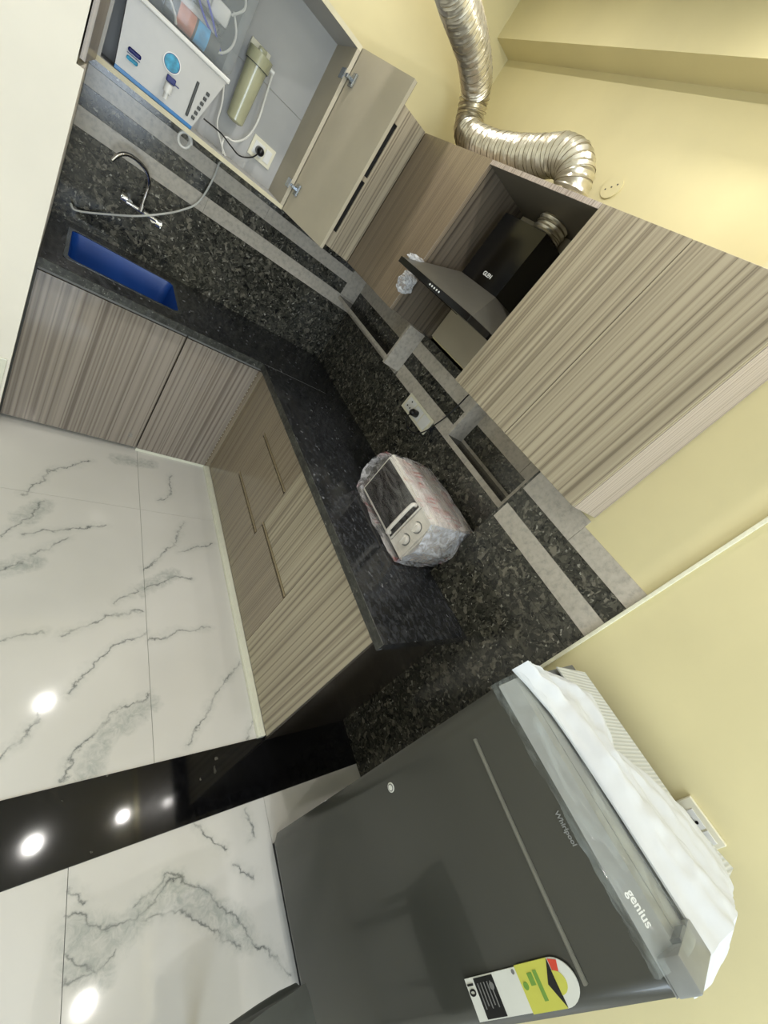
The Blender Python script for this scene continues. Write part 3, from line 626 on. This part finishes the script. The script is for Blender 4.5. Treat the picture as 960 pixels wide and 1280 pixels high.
# ------------------------------------------------------------------ sockets, plugs and cords
def plate_y(name, label, x0, x1, z0, z1, y, group=None):     # on a wall facing -y
    t = thing(name, label, 'socket', ((x0 + x1) / 2, y, z0), group)
    mk('face_plate', MB().box(x0, x1, y - 0.008, y, z0, z1, 0.002), M['offwhite'], t); return t
s = plate_y('power_socket', 'white socket plate inside the open sink cabinet beside the filter housing', -0.829, -0.711, 1.608, 1.697, -0.0125)
mk('rocker_switch', MB().box(-0.755, -0.725, -0.0235, -0.0205, 1.625, 1.68, 0.001), M['white'], s)
mk('outlet', MB().box(-0.815, -0.765, -0.0225, -0.0205, 1.625, 1.68, 0.001), M['white'], s)
pl = thing('power_plug', 'black purifier plug and cord in the socket of the open cabinet', 'plug', (-0.785, -0.03, 1.64))
mk('plug_body', MB().cyl((-0.786, -0.042, 1.650), 0.019, 0.035, 'y', 20).sphere((-0.786, -0.06, 1.65), 0.018), M['blk'], pl, True)
mk('cord', MB().tube(smooth_path([(-0.79, -0.055, 1.64), (-0.81, -0.055, 1.605), (-0.86, -0.06, 1.575), (-0.92, -0.10, 1.585), (-0.98, -0.14, 1.60), (-1.06, -0.16, 1.60)]), 0.0032), M['blk'], pl, True)

s = thing('power_socket', 'cream double socket plate on the granite below the marble strip', 'socket', (0.115, -1.19, 1.16))
mk('face_plate', MB().box(0.110, 0.1195, -1.325, -1.055, 1.163, 1.256, 0.002), M['offwhite'], s)
mk('outlet', MB().box(0.108, 0.110, -1.15, -1.075, 1.178, 1.242, 0.001), M['white'], s)
for yy, zz in ((-1.112, 1.228), (-1.098, 1.196), (-1.126, 1.196)): mk('socket_hole', MB().cyl((0.108, yy, zz), 0.0045, 0.003, 'x', 10), M['blk'], s)
mk('outlet', MB().box(0.108, 0.110, -1.235, -1.16, 1.178, 1.242, 0.001), M['white'], s)
mk('rocker_switch', MB().box(0.105, 0.110, -1.308, -1.245, 1.176, 1.243, 0.001), M['white'], s)
pl = thing('power_plug', 'black hood plug with a cord looping up to the wall cabinet', 'plug', (0.09, -1.2, 1.18))
mk('plug_body', MB().cyl((0.090, -1.197, 1.205), 0.019, 0.034, 'x', 20).sphere((0.073, -1.197, 1.203), 0.018, (0.8, 1, 1)), M['blk'], pl, True)
mk('cord', MB().tube(smooth_path([(0.07, -1.195, 1.19), (0.075, -1.19, 1.155), (0.085, -1.235, 1.128), (0.09, -1.30, 1.145), (0.098, -1.335, 1.19), (0.105, -1.355, 1.26), (0.108, -1.375, 1.34), (0.106, -1.385, 1.42), (0.085, -1.41, 1.48), (0.07, -1.46, 1.515)]), 0.0034), M['blk'], pl, True)

s = thing('power_socket', 'white socket plate low on the yellow wall half hidden by the sheet on the refrigerator', 'socket', (0.0, -3.05, 1.12))
mk('face_plate', MB().box(-0.008, 0.0035, -3.105, -2.995, 1.05, 1.213, 0.002), M['offwhite'], s)
mk('outlet', MB().box(-0.0095, -0.008, -3.062, -3.018, 1.13, 1.198, 0.001), M['white'], s)
mk('rocker_switch', MB().box(-0.011, -0.008, -3.095, -3.066, 1.13, 1.198, 0.001), M['white'], s)
mk('socket_hole', MB().cyl((-0.0097, -3.046, 1.187), 0.004, 0.002, 'x', 10), M['blk'], s)
mk('adapter', MB().cyl((-0.025, -3.04, 1.165), 0.019, 0.03, 'x', 20), M['dgrey'], s)
s = thing('cover_plate', 'round yellow-painted junction cover high on the side wall', 'cover plate', (0.115, -1.22, 2.395))
mk('disc', MB().cyl((0.117, -1.222, 2.433), 0.043, 0.006, 'x', 32), M['yellow'], s)
for dy, dz in ((0.02, -0.014), (0.0, 0.0), (-0.018, 0.014)): mk('screw_hole', MB().cyl((0.1138, -1.221 + dy, 2.433 + dz), 0.0032, 0.002, 'x', 10), M['dgrey'], s)

# ------------------------------------------------------------------ tap and drain tube
tp = thing('tap', 'chrome wall-mounted sink mixer tap with a curved swivel spout', 'tap', (-1.145, -0.03, 1.07))
mk('body', MB().cyl((-1.145, -0.055, 1.092), 0.011, 0.15, 'x', 20).cyl((-1.20, -0.028, 1.097), 0.014, 0.056, 'y', 20).cyl((-1.09, -0.028, 1.085), 0.014, 0.056, 'y', 20), M['chrome'], tp, True)
mk('knob', MB().cyl((-1.225, -0.060, 1.105), 0.02, 0.026, 'x', 20).box(-1.237, -1.229, -0.10, -0.055, 1.10, 1.112, 0.003), M['chrome'], tp, True)
mk('knob', MB().cyl((-1.066, -0.060, 1.083), 0.02, 0.026, 'x', 20).box(-1.062, -1.054, -0.10, -0.055, 1.072, 1.084, 0.003), M['chrome'], tp, True)
mk('spout', MB().cyl((-1.148, -0.06, 1.108), 0.014, 0.03).tube(smooth_path([(-1.150, -0.06, 1.10), (-1.151, -0.06, 1.16), (-1.154, -0.07, 1.22), (-1.175, -0.09, 1.262), (-1.215, -0.115, 1.285), (-1.258, -0.14, 1.290), (-1.29, -0.16, 1.272), (-1.31, -0.17, 1.235)]), 0.0085, 12), M['chrome'], tp, True)
tag(mk('drain_tube', MB().tube(smooth_path([(-0.925, -0.16, 1.515), (-0.922, -0.04, 1.49), (-0.918, -0.025, 1.43), (-0.925, -0.025, 1.34), (-0.945, -0.025, 1.262), (-1.0, -0.03, 1.19), (-1.068, -0.095, 1.145), (-1.16, -0.098, 1.07), (-1.26, -0.04, 0.99), (-1.33, -0.025, 0.945), (-1.38, -0.03, 0.925), (-1.397, -0.04, 0.945)]), 0.0045), M['tube'], None, True), 'thin white tube drooping across the backsplash behind the tap', 'tube')
b = MB()
pts = [Vector((-1.105 + 0.026 * math.cos(a) * (1 - 0.04 * a / PI), -0.235 + 0.008 * a / PI, 1.487 + 0.028 * math.sin(a))) for a in [i * PI / 10 for i in range(0, 50)]]
b.tube(pts, 0.0055)
tag(mk('tube_coil', b, M['white'], None, True), 'small coil of white tubing hanging under the open cabinet', 'tube')

# ------------------------------------------------------------------ water purifier
pu = thing('water_purifier', 'pale grey water purifier with blue base trim and small tap in the open cabinet', 'purifier', (-1.23, -0.15, UB + 0.018))
zb, zt = UB + 0.019, 1.762
mk('housing', MB().hexa([(-1.384, -0.248, zb), (-1.104, -0.248, zb), (-1.104, -0.04, zb), (-1.384, -0.04, zb), (-1.400, -0.25, zt), (-1.045, -0.25, zt), (-1.045, -0.04, zt), (-1.400, -0.04, zt)]), M['purf'], pu)
mk('base_trim', MB().box(-1.3855, -1.102, -0.2525, -0.2475, zb, zb + 0.013, 0.001), M['purblue'], pu)
mk('lid_edge', MB().box(-1.408, -1.036, -0.2565, -0.04, zt, zt + 0.018, 0.005, 3), M['white'], pu, True)
mk('display_slot', MB().box(-1.137, -1.127, -0.2525, -0.2495, 1.568, 1.695, 0.0025), M['dgrey'], pu)
for i in range(6): mk('button', MB().box(-1.1155 + i * 0.004, -1.1025 + i * 0.004, -0.2525, -0.2495, 1.572 + i * 0.021, 1.585 + i * 0.021, 0.002), M['dgrey'], pu)
st = mk('round_sticker', MB().cyl((-1.228, -0.251, 1.680), 0.031, 0.002, 'y', 40), M['white'], pu)
mk('sticker_print', MB().cyl((-1.228, -0.2522, 1.680), 0.026, 0.001, 'y', 40), M['teal'], st); 
mk('sticker_ring', MB().cyl((-1.228, -0.2518, 1.680), 0.0278, 0.001, 'y', 40), M['navy'], st)
lg = mk('logo', MB().box(-1.362, -1.318, -0.2516, -0.2495, 1.612, 1.627, 0.006), M['navy'], pu)
mk('logo_underline', MB().box(-1.362, -1.318, -0.2514, -0.2495, 1.606, 1.6085), M['navy'], lg); mk('logo_drop', MB().box(-1.360, -1.322, -0.2514, -0.2495, 1.588, 1.601, 0.005), M['teal'], lg)
tb = mk('tap_lever', MB().box(-1.232, -1.200, -0.272, -0.250, 1.622, 1.643, 0.003).box(-1.206, -1.186, -0.278, -0.272, 1.626, 1.630), M['navy'], pu)
mk('tap_spout', MB().cyl((-1.217, -0.275, 1.603), 0.014, 0.03).cyl((-1.217, -0.275, 1.578), 0.008, 0.024), M['white'], pu, True)
mk('clear_cover', MB().box(-1.400, -1.035, -0.24, -0.045, zt + 0.018, 2.12, 0.03, 4), M['tank'], pu, True)
mk('inner_back', MB().box(-1.38, -1.05, -0.075, -0.065, zt + 0.019, 2.09), M['dgrey'], pu)
mk('cartridge', MB().cyl((-1.24, -0.13, 1.86), 0.032, 0.25, 'x', 24), M['white'], pu, True)
cb = mk('membrane_housing', MB().cyl((-1.20, -0.185, 1.825), 0.036, 0.20, 'x', 24), M['dgrey'], pu, True)
mk('printed_band', MB().cyl((-1.165, -0.185, 1.825), 0.0365, 0.045, 'x', 24), M['sky'], cb, True); mk('printed_band', MB().cyl((-1.225, -0.185, 1.825), 0.0365, 0.06, 'x', 24), M['orange'], cb, True)
mk('pump', MB().box(-1.17, -1.10, -0.20, -0.12, 1.90, 1.96, 0.01).cyl((-1.18, -0.16, 1.93), 0.022, 0.05, 'x', 20), M['white'], pu, True)
mk('pump_cap', MB().box(-1.125, -1.105, -0.205, -0.19, 1.87, 1.90, 0.002), M['blk'], pu)
for k, (mm, pp) in enumerate(((M['bluetube'], [(-1.34, -0.2, 2.05), (-1.24, -0.215, 1.97), (-1.17, -0.21, 1.91), (-1.12, -0.19, 1.86), (-1.08, -0.15, 1.83)]), (M['bluetube'], [(-1.34, -0.19, 2.02), (-1.25, -0.205, 1.95), (-1.18, -0.2, 1.88), (-1.10, -0.17, 1.84)]), (M['tube'], [(-1.13, -0.2, 1.81), (-1.09, -0.215, 1.83), (-1.065, -0.2, 1.87), (-1.06, -0.16, 1.92), (-1.09, -0.15, 1.97)]), (M['tube'], [(-1.32, -0.215, 1.86), (-1.27, -0.22, 1.82), (-1.25, -0.215, 1.79)]), (M['tube'], [(-1.10, -0.2, 1.95), (-1.07, -0.21, 2.0), (-1.10, -0.2, 2.05), (-1.16, -0.19, 2.07)]))):
    mk('tubing', MB().tube(smooth_path(pp), 0.0042), mm, pu, True)
pf = thing('filter_housing', 'ivory cylindrical pre-filter housing hanging at the back of the open cabinet', 'filter', (-0.93, -0.07, 1.66))
mk('bowl', MB().cyl((-0.938, -0.072, 1.79), 0.038, 0.22, r2=0.046, seg=32).sphere((-0.938, -0.072, 1.682), 0.036, (1, 1, 0.35)), M['filter'], pf, True)
mk('cap', MB().cyl((-0.938, -0.072, 1.925), 0.053, 0.045, seg=32).box(-0.955, -0.921, -0.085, -0.055, 1.947, 1.968, 0.004), M['filter'], pf, True)
mk('seal_ring', MB().cyl((-0.938, -0.072, 1.902), 0.051, 0.004, seg=32), M['dgrey'], pf)
mk('bracket', MB().box(-0.985, -0.895, -0.03, -0.0125, 1.93, 1.975, 0.002), M['offwhite'], pf)
mk('elbow_fitting', MB().cyl((-0.882, -0.072, 1.93), 0.009, 0.03, 'x', 14), M['white'], pf, True)
mk('outlet_tube', MB().tube(smooth_path([(-0.872, -0.072, 1.93), (-0.862, -0.07, 1.85), (-0.852, -0.075, 1.74), (-0.868, -0.085, 1.66), (-0.91, -0.10, 1.61), (-0.95, -0.11, 1.60), (-0.958, -0.13, 1.57), (-0.945, -0.16, 1.5365)]), 0.0045), M['tube'], pf, True)
mk('inlet_tube', MB().tube(smooth_path([(-1.03, -0.06, 1.78), (-1.01, -0.09, 1.70), (-1.0, -0.10, 1.62), (-0.965, -0.13, 1.57), (-0.935, -0.17, 1.5365)]), 0.0042), M['tube'], pf, True)

# ------------------------------------------------------------------ oven in polythene
mw = thing('countertop_oven', 'white countertop oven with dark door wrapped in polythene on the black worktop', 'oven', (-0.05, -1.76, HC))
mx0, mx1, my0, my1, mz0, mz1 = -0.195, 0.065, -1.972, -1.545, HC + 0.015, 1.100
mk('body', MB().box(mx0 + 0.02, mx1, my0, my1, mz0, mz1, 0.008), M['mpink'], mw, True)
for xx in (mx0 + 0.03, mx1 - 0.03):
    for yy in (my0 + 0.03, my1 - 0.03): mk('foot', MB().cyl((xx, yy, HC + 0.0075), 0.012, 0.015), M['blk'], mw)
mk('front_frame', MB().box(mx0, mx0 + 0.02, my0, my1, mz0, mz1, 0.004), M['mwhite'], mw)
dw = mk('door', MB().box(mx0 - 0.012, mx0 - 0.0005, -1.868, my1 - 0.008, mz0 + 0.012, mz1 - 0.012, 0.003), M['mwhite'], mw)
mk('glass', MB().box(mx0 - 0.0135, mx0 - 0.0115, -1.862, my1 - 0.016, mz0 + 0.020, mz1 - 0.020), M['mglass'], dw)
mk('handle', MB().tube(smooth_path([(mx0 - 0.012, -1.845, mz0 + 0.028), (mx0 - 0.034, -1.845, mz0 + 0.034), (mx0 - 0.038, -1.845, (mz0 + mz1) / 2), (mx0 - 0.034, -1.845, mz1 - 0.034), (mx0 - 0.012, -1.845, mz1 - 0.028)]), 0.0085, 12), M['mwhite'], dw, True)
cpn = mk('control_panel', MB().box(mx0 - 0.008, mx0 - 0.0005, my0 + 0.006, -1.872, mz0 + 0.006, mz1 - 0.006, 0.002), M['mwhite'], mw)
for zz in (mz0 + 0.075, mz0 + 0.15):
    mk('knob', MB().cyl((mx0 - 0.019, -1.922, zz), 0.021, 0.022, 'x', 24, r2=0.021).box(mx0 - 0.034, mx0 - 0.029, -1.925, -1.919, zz - 0.018, zz + 0.018, 0.001), M['mwhite'], cpn, True)
for zz in (mz0 + 0.075, mz0 + 0.15): mk('dial_ring', MB().cyl((mx0 - 0.0085, -1.922, zz), 0.026, 0.001, 'x', 28), M['mgrey'], cpn)
text('lettering', 'OTG', 0.016, (mx0 - 0.0138, -1.80, mz1 - 0.05), (0, -1, 0), (0, 0, 1), M['pale'], dw) if False else None
# wrapping: loose crumpled envelope around the oven
bb = bmesh.new(); bmesh.ops.create_cube(bb, size=2); bmesh.ops.subdivide_edges(bb, edges=bb.edges[:], cuts=21, use_grid_fill=True)
cx, cy, cz = (mx0 + mx1) / 2 - 0.012, (my0 + my1) / 2, (HC + mz1) / 2 + 0.004
hx_, hy_, hz_ = 0.165, 0.232, 0.122
for v in bb.verts:
    q = v.co.copy(); l = max(abs(q.x), abs(q.y), abs(q.z))
    sph = q.normalized() * 1.22; q = q.lerp(sph, 0.18)
    w = noise.noise(v.co * 2.6) * 0.011 + noise.noise(v.co * 6.0) * 0.003
    p = Vector((cx + q.x * hx_, cy + q.y * hy_, cz + q.z * hz_)); p += v.co.normalized() * w
    p.z = max(p.z, HC + 0.001); p.x = min(p.x, 0.116)
    if v.co.y > 0.9: p.y += 0.035 * (1 - abs(v.co.z)) * (0.5 - 0.5 * v.co.x) ; 
    if v.co.y < -0.9: p.y -= 0.03 * (1 - abs(v.co.z)); p.x -= 0.0
    if p.x > -0.001 and p.y < -1.998: p.x = min(p.x, -0.004)
    v.co = p
wr = mk('polythene_wrap', bb, M['bag'], mw, True, 'crumpled clear polythene with faint red print')
wr.data.materials.append(M['bagp']); wr.data.materials.append(M['bagc'])
for p in wr.data.polygons:
    if p.normal.x < -0.55: p.material_index = 0
    elif p.normal.y < -0.35: p.material_index = 2
    else: p.material_index = 1

# ------------------------------------------------------------------ refrigerator
fr = thing('refrigerator', 'graphite single-door refrigerator with a film-covered silver top trim', 'refrigerator', (-0.28, -2.86, 0))
fy0, fy1, fx, fz = -3.130, -2.600, -0.505, 1.156
mk('cabinet', MB().box(-0.437, -0.09, fy0 + 0.004, fy1 - 0.004, 0.03, 1.178, 0.006), M['fridgeside'], fr)
mk('base_plinth', MB().box(-0.48, -0.10, fy0 + 0.02, fy1 - 0.02, 0.0, 0.05), M['blk'], fr)
# gently bowed door
rows = []
nb = 24
def dsec(z, inset=0.0):
    pts = []
    for i in range(nb + 1):
        t = i / nb; y = fy1 - inset - (fy1 - fy0 - 2 * inset) * t
        e2 = min(t, 1 - t); bow = 0.004 * (1 - (2 * t - 1) ** 2) ; rd = 0.014 * max(0, 1 - e2 / 0.035) ** 2
        pts.append(Vector((fx + 0.002 - bow + rd + inset, y, z)))
    pts.append(Vector((-0.442, fy0 + inset, z))); pts.append(Vector((-0.442, fy1 - inset, z)))
    return pts
door = mk('door', MB().loft([dsec(0.045, 0.008), dsec(0.052, 0.002), dsec(0.062), dsec(fz - 0.004), dsec(fz, 0.003)]), M['fridge'], fr, True)
mk('inlay_line', MB().tube([(fx - 0.0005 - 0.004 * (1 - (2 * ((fy1 - y) / (fy1 - fy0)) - 1) ** 2), y, 1.029 - 0.022 * (-2.67 - y) / 0.42) for y in [-2.67 - 0.42 * i / 16 for i in range(17)]], 0.0048, 8), M['fline'], door, True)
lk = mk('lock_badge', MB().cyl((fx + 0.001, -2.665, 0.700), 0.012, 0.004, 'x', 28), M['label_white'], door)
mk('lock_ring', MB().cyl((fx - 0.0012, -2.665, 0.700), 0.0095, 0.002, 'x', 28), M['mgrey'], lk); mk('lock_centre', MB().cyl((fx - 0.0022, -2.665, 0.700), 0.0065, 0.002, 'x', 28), M['label_white'], lk)
text('lettering', 'Whirlpool', 0.014, (fx - 0.0035, -2.852, 1.127), (0, -1, 0), (0, 0, 1), M['ftrim'], door, bold=True)
# top trim: sloped face, trough, rear rail, raised end cap
tz = 1.190
tr = mk('top_trim', MB().hexa([(fx + 0.001, fy0 + .004, fz + .001), (fx + 0.001, fy1 - .004, fz + .001), (-0.442, fy1 - .004, fz + .001), (-0.442, fy0 + .004, fz + .001), (-0.470, fy0 + .004, tz - 0.004), (-0.470, fy1 - .004, tz - 0.004), (-0.442, fy1 - .004, tz - 0.004), (-0.442, fy0 + .004, tz - 0.004)]), M['ftrim'], fr)
mk('trim_rib', MB().box(-0.442, -0.438, fy0 + .056, fy1 - .004, fz, tz - 0.003), M['ftrim'], tr)
mk('top_shelf', MB().box(-0.438, -0.395, fy0 + .006, fy1 - .004, fz + 0.022, tz - 0.004, 0.002), M['ftrim'], fr)
mk('hinge_cover', MB().box(-0.505, -0.392, fy0 + 0.002, fy0 + 0.052, 1.160, 1.202, 0.004, 2), M['ftrim'], fr, True)
mk('hinge_gap', MB().box(-0.472, -0.430, fy0 + 0.052, fy0 + 0.058, 1.165, 1.203), M['ftrimd'], fr)
mk('top_panel', MB().box(-0.395, -0.092, fy0 + .006, fy1 - .006, 1.1785, 1.187, 0.003), M['ftrimd'], fr)
sl = Vector((0.034, 0, 0.029)).normalized()
text('lettering', 'genius', 0.0205, Vector((-0.490, -2.996, 1.1668)) + Vector((-sl.z, 0, sl.x)) * 0.0012, (0, -1, 0), sl, M['pale'], tr, bold=True)
def filmf(u, v):
    y = fy1 + 0.004 - (fy1 - fy0 - 0.03) * u
    prof = [(-0.511, 1.141), (-0.513, 1.152), (-0.505, 1.168), (-0.478, 1.196), (-0.45, 1.200), (-0.41, 1.199)]
    k = v * (len(prof) - 1); i = min(int(k), len(prof) - 2); t = k - i
    x = prof[i][0] * (1 - t) + prof[i + 1][0] * t; z = prof[i][1] * (1 - t) + prof[i + 1][1] * t
    w = 0.006 * noise.noise(Vector((y * 22, v * 4, 1))) + 0.003 * abs(noise.noise(Vector((y * 60, v * 14, 2))))
    z0 = 0.012 * noise.noise(Vector((y * 9, 7, 3))) * (1 - v)
    return Vector((x - w - 0.003, y, z + abs(w) * 1.3 + 0.003 + z0))
mk('protective_film', MB().grid(filmf, 120, 24), M['film'], fr, True, 'clear film stuck over the top trim')
# energy label
ly0, ly1 = -3.046, -3.111
lb = mk('energy_label', MB().box(fx - 0.0052, fx - 0.0032, ly1, ly0, 0.719, 0.868), M['label_white'], door, label='white, black and yellow energy rating label')
mk('black_field', MB().box(fx - 0.006, fx - 0.0052, ly1 + 0.002, ly0 - 0.002, 0.745, 0.800), M['label_blk'], lb)
for i in range(5): mk('print_line', MB().box(fx - 0.0065, fx - 0.006, -3.095 + 0.004 * (i % 2), -3.056, 0.752 + i * 0.009, 0.7545 + i * 0.009), M['mgrey'], lb)
mk('print_spot', MB().cyl((fx - 0.0064, -3.064, 0.790), 0.006, 0.0006, 'x', 20), M['mgrey'], lb)
text('print', '10', 0.024, (fx - 0.0058, -3.050, 0.7225), (0, -1, 0), (0, 0, 1), M['label_blk'], lb, bold=True)
mk('print_spot', MB().cyl((fx - 0.0056, -3.052, 0.858), 0.004, 0.0006, 'x', 20), M['mgrey'], lb)
def dome(r0, a0, a1, cz, cy, sx_):
    p = [Vector((0, cy, cz))] if r0 == 0 else []
    for i in range(17):
        a = a0 + (a1 - a0) * i / 16; p.append(Vector((0, cy + 0.0345 * sx_ * math.cos(a), cz + 0.046 * sx_ * math.sin(a))))
    return p
def flat(pts, x, th=0.0006):
    b = MB(); a = [b.b.verts.new((x, p.y, p.z)) for p in pts]; c = [b.b.verts.new((x - th, p.y, p.z)) for p in pts]
    b.b.faces.new(a); b.b.faces.new(c[::-1]); n = len(pts)
    for i in range(n): b.b.faces.new((a[i], a[(i + 1) % n], c[(i + 1) % n], c[i]))
    return b
cyl_ = (ly0 + ly1) / 2
yl = mk('yellow_field', MB().box(fx - 0.0056, fx - 0.0034, ly1 - 0.002, ly0 + 0.002, 0.866, 0.950), M['label_yellow'], door, label='yellow energy rating field')
dm = mk('rating_dome', flat(dome(1, 0, PI, 0.950, cyl_, 1.0), fx - 0.0036, 0.002), M['label_white'], door)
mk('rating_dome_inner', flat(dome(1, 0, PI, 0.950, cyl_, 0.5), fx - 0.0058), M['label_yellow'], dm)
mk('red_segment', flat([Vector((0, cyl_ + 0.033, 0.953)), Vector((0, cyl_ + 0.029, 0.972)), Vector((0, cyl_ + 0.014, 0.966)), Vector((0, cyl_ + 0.017, 0.953))], fx - 0.006), M['label_red'], dm)
mk('black_wedge', flat([Vector((0, ly0 + 0.001, 0.951)), Vector((0, ly1 - 0.001, 0.951)), Vector((0, cyl_, 0.930))], fx - 0.0058), M['label_blk'], yl)
mk('print_table', MB().box(fx - 0.0062, fx - 0.0056, ly1 + 0.012, ly0 - 0.010, 0.906, 0.915).box(fx - 0.0062, fx - 0.0056, ly1 + 0.035, ly0 - 0.012, 0.890, 0.902), M['label_green'], yl)
mk('print_spot', MB().cyl((fx - 0.006, cyl_ + 0.004, 0.877), 0.006, 0.0008, 'x', 20), M['label_green'], yl)

# ------------------------------------------------------------------ sheet and cloth on top
tag(mk('foam_sheet', MB().quadslab([(-0.24, -3.12, 1.197), (-0.028, -3.138, 1.197), (-0.088, -2.99, 1.197), (-0.078, -2.640, 1.197), (-0.24, -2.605, 1.197)], 0.004), M['foam'], None), 'ribbed white packing foam sheet lying on the back of the refrigerator top', 'foam sheet')
edge = [(-2.585, -0.47, -0.40), (-2.63, -0.445, -0.30), (-2.70, -0.415, -0.16), (-2.76, -0.405, -0.19), (-2.82, -0.40, -0.25), (-2.90, -0.395, -0.17), (-3.0, -0.392, -0.09), (-3.10, -0.392, -0.08), (-3.17, -0.385, -0.16), (-3.185, -0.37, -0.22)]
def cedge(y):
    for (ya, l1, r1), (yb, l2, r2) in zip(edge, edge[1:]):
        if y >= yb: t = (ya - y) / (ya - yb); return l1 + (l2 - l1) * t, r1 + (r2 - r1) * t
    return edge[-1][1], edge[-1][2]
def clf(u, v):
    y = -2.585 - 0.60 * u; l, r = cedge(y); x = l + (r - l) * v
    bulge = math.sin(PI * min(1, max(0, v))) ** 0.6
    z = 1.192 + bulge * (0.022 + 0.018 * noise.noise(Vector((x * 26 + y * 5, y * 4, 0))) + 0.006 * noise.noise(Vector((x * 50, y * 30, 4)))) + 0.012 * (v ** 2) + 0.004
    z += 0.018 * math.exp(-((v - 0.25) / 0.12) ** 2) + 0.010 * math.exp(-((v - 0.62) / 0.1) ** 2)
    if u > 0.91: z -= (u - 0.91) * 0.9
    return Vector((x, y, z))
cb_ = MB().grid(clf, 110, 50)
g = bmesh.ops.extrude_face_region(cb_.b, geom=cb_.b.faces[:])
for v in [e for e in g['geom'] if isinstance(e, bmesh.types.BMVert)]: v.co.z = v.co.z - 0.004
tag(mk('cloth', cb_, M['cloth'], None, True), 'folded white cotton cloth bunched along the refrigerator top', 'cloth')

# ------------------------------------------------------------------ stool in the near corner
so = thing('stool', 'dark grey upholstered stool in the near corner beside the refrigerator', 'stool', (-0.95, -3.08, 0))
b = bmesh.new(); bmesh.ops.create_cube(b, size=2); bmesh.ops.subdivide_edges(b, edges=b.edges[:], cuts=11, use_grid_fill=True)
for v in b.verts:
    q = v.co.copy(); q = q.lerp(q.normalized() * 1.3, 0.16)
    w = noise.noise(v.co * 2.4) * 0.009
    v.co = Vector((-0.945 + q.x * 0.19, -3.085 + q.y * 0.18, 0.475 + q.z * 0.05)) + v.co.normalized() * w
mk('seat_cushion', b, M['fabric'], so, True)
for sx_, sy_ in ((-1, -1), (-1, 1), (1, -1), (1, 1)): mk('leg', MB().cyl((-0.945 + 0.14 * sx_, -3.085 + 0.13 * sy_, 0.215), 0.013, 0.43, seg=14), M['blk'], so, True)

# ------------------------------------------------------------------ ceiling lights
for i, (p, e) in enumerate(LIGHTS):
    wh_ = ['above the worktop', 'over the middle of the kitchen floor', 'in front of the sink', 'in front of the refrigerator', 'in the hall near the kitchen, unseen, added as fill', 'in the hall by the side wall, unseen, added as fill'][i]
    t = thing('ceiling_light', 'round recessed ceiling downlight ' + wh_, 'light', p)
    b = MB().cyl((p[0], p[1], ZC - 0.003), 0.055, 0.006, seg=32)
    mk('trim_ring', b, M['white'], t); mk('diffuser', MB().cyl((p[0], p[1], ZC - 0.0075), 0.038, 0.003, seg=32), M['lampglass'], t)
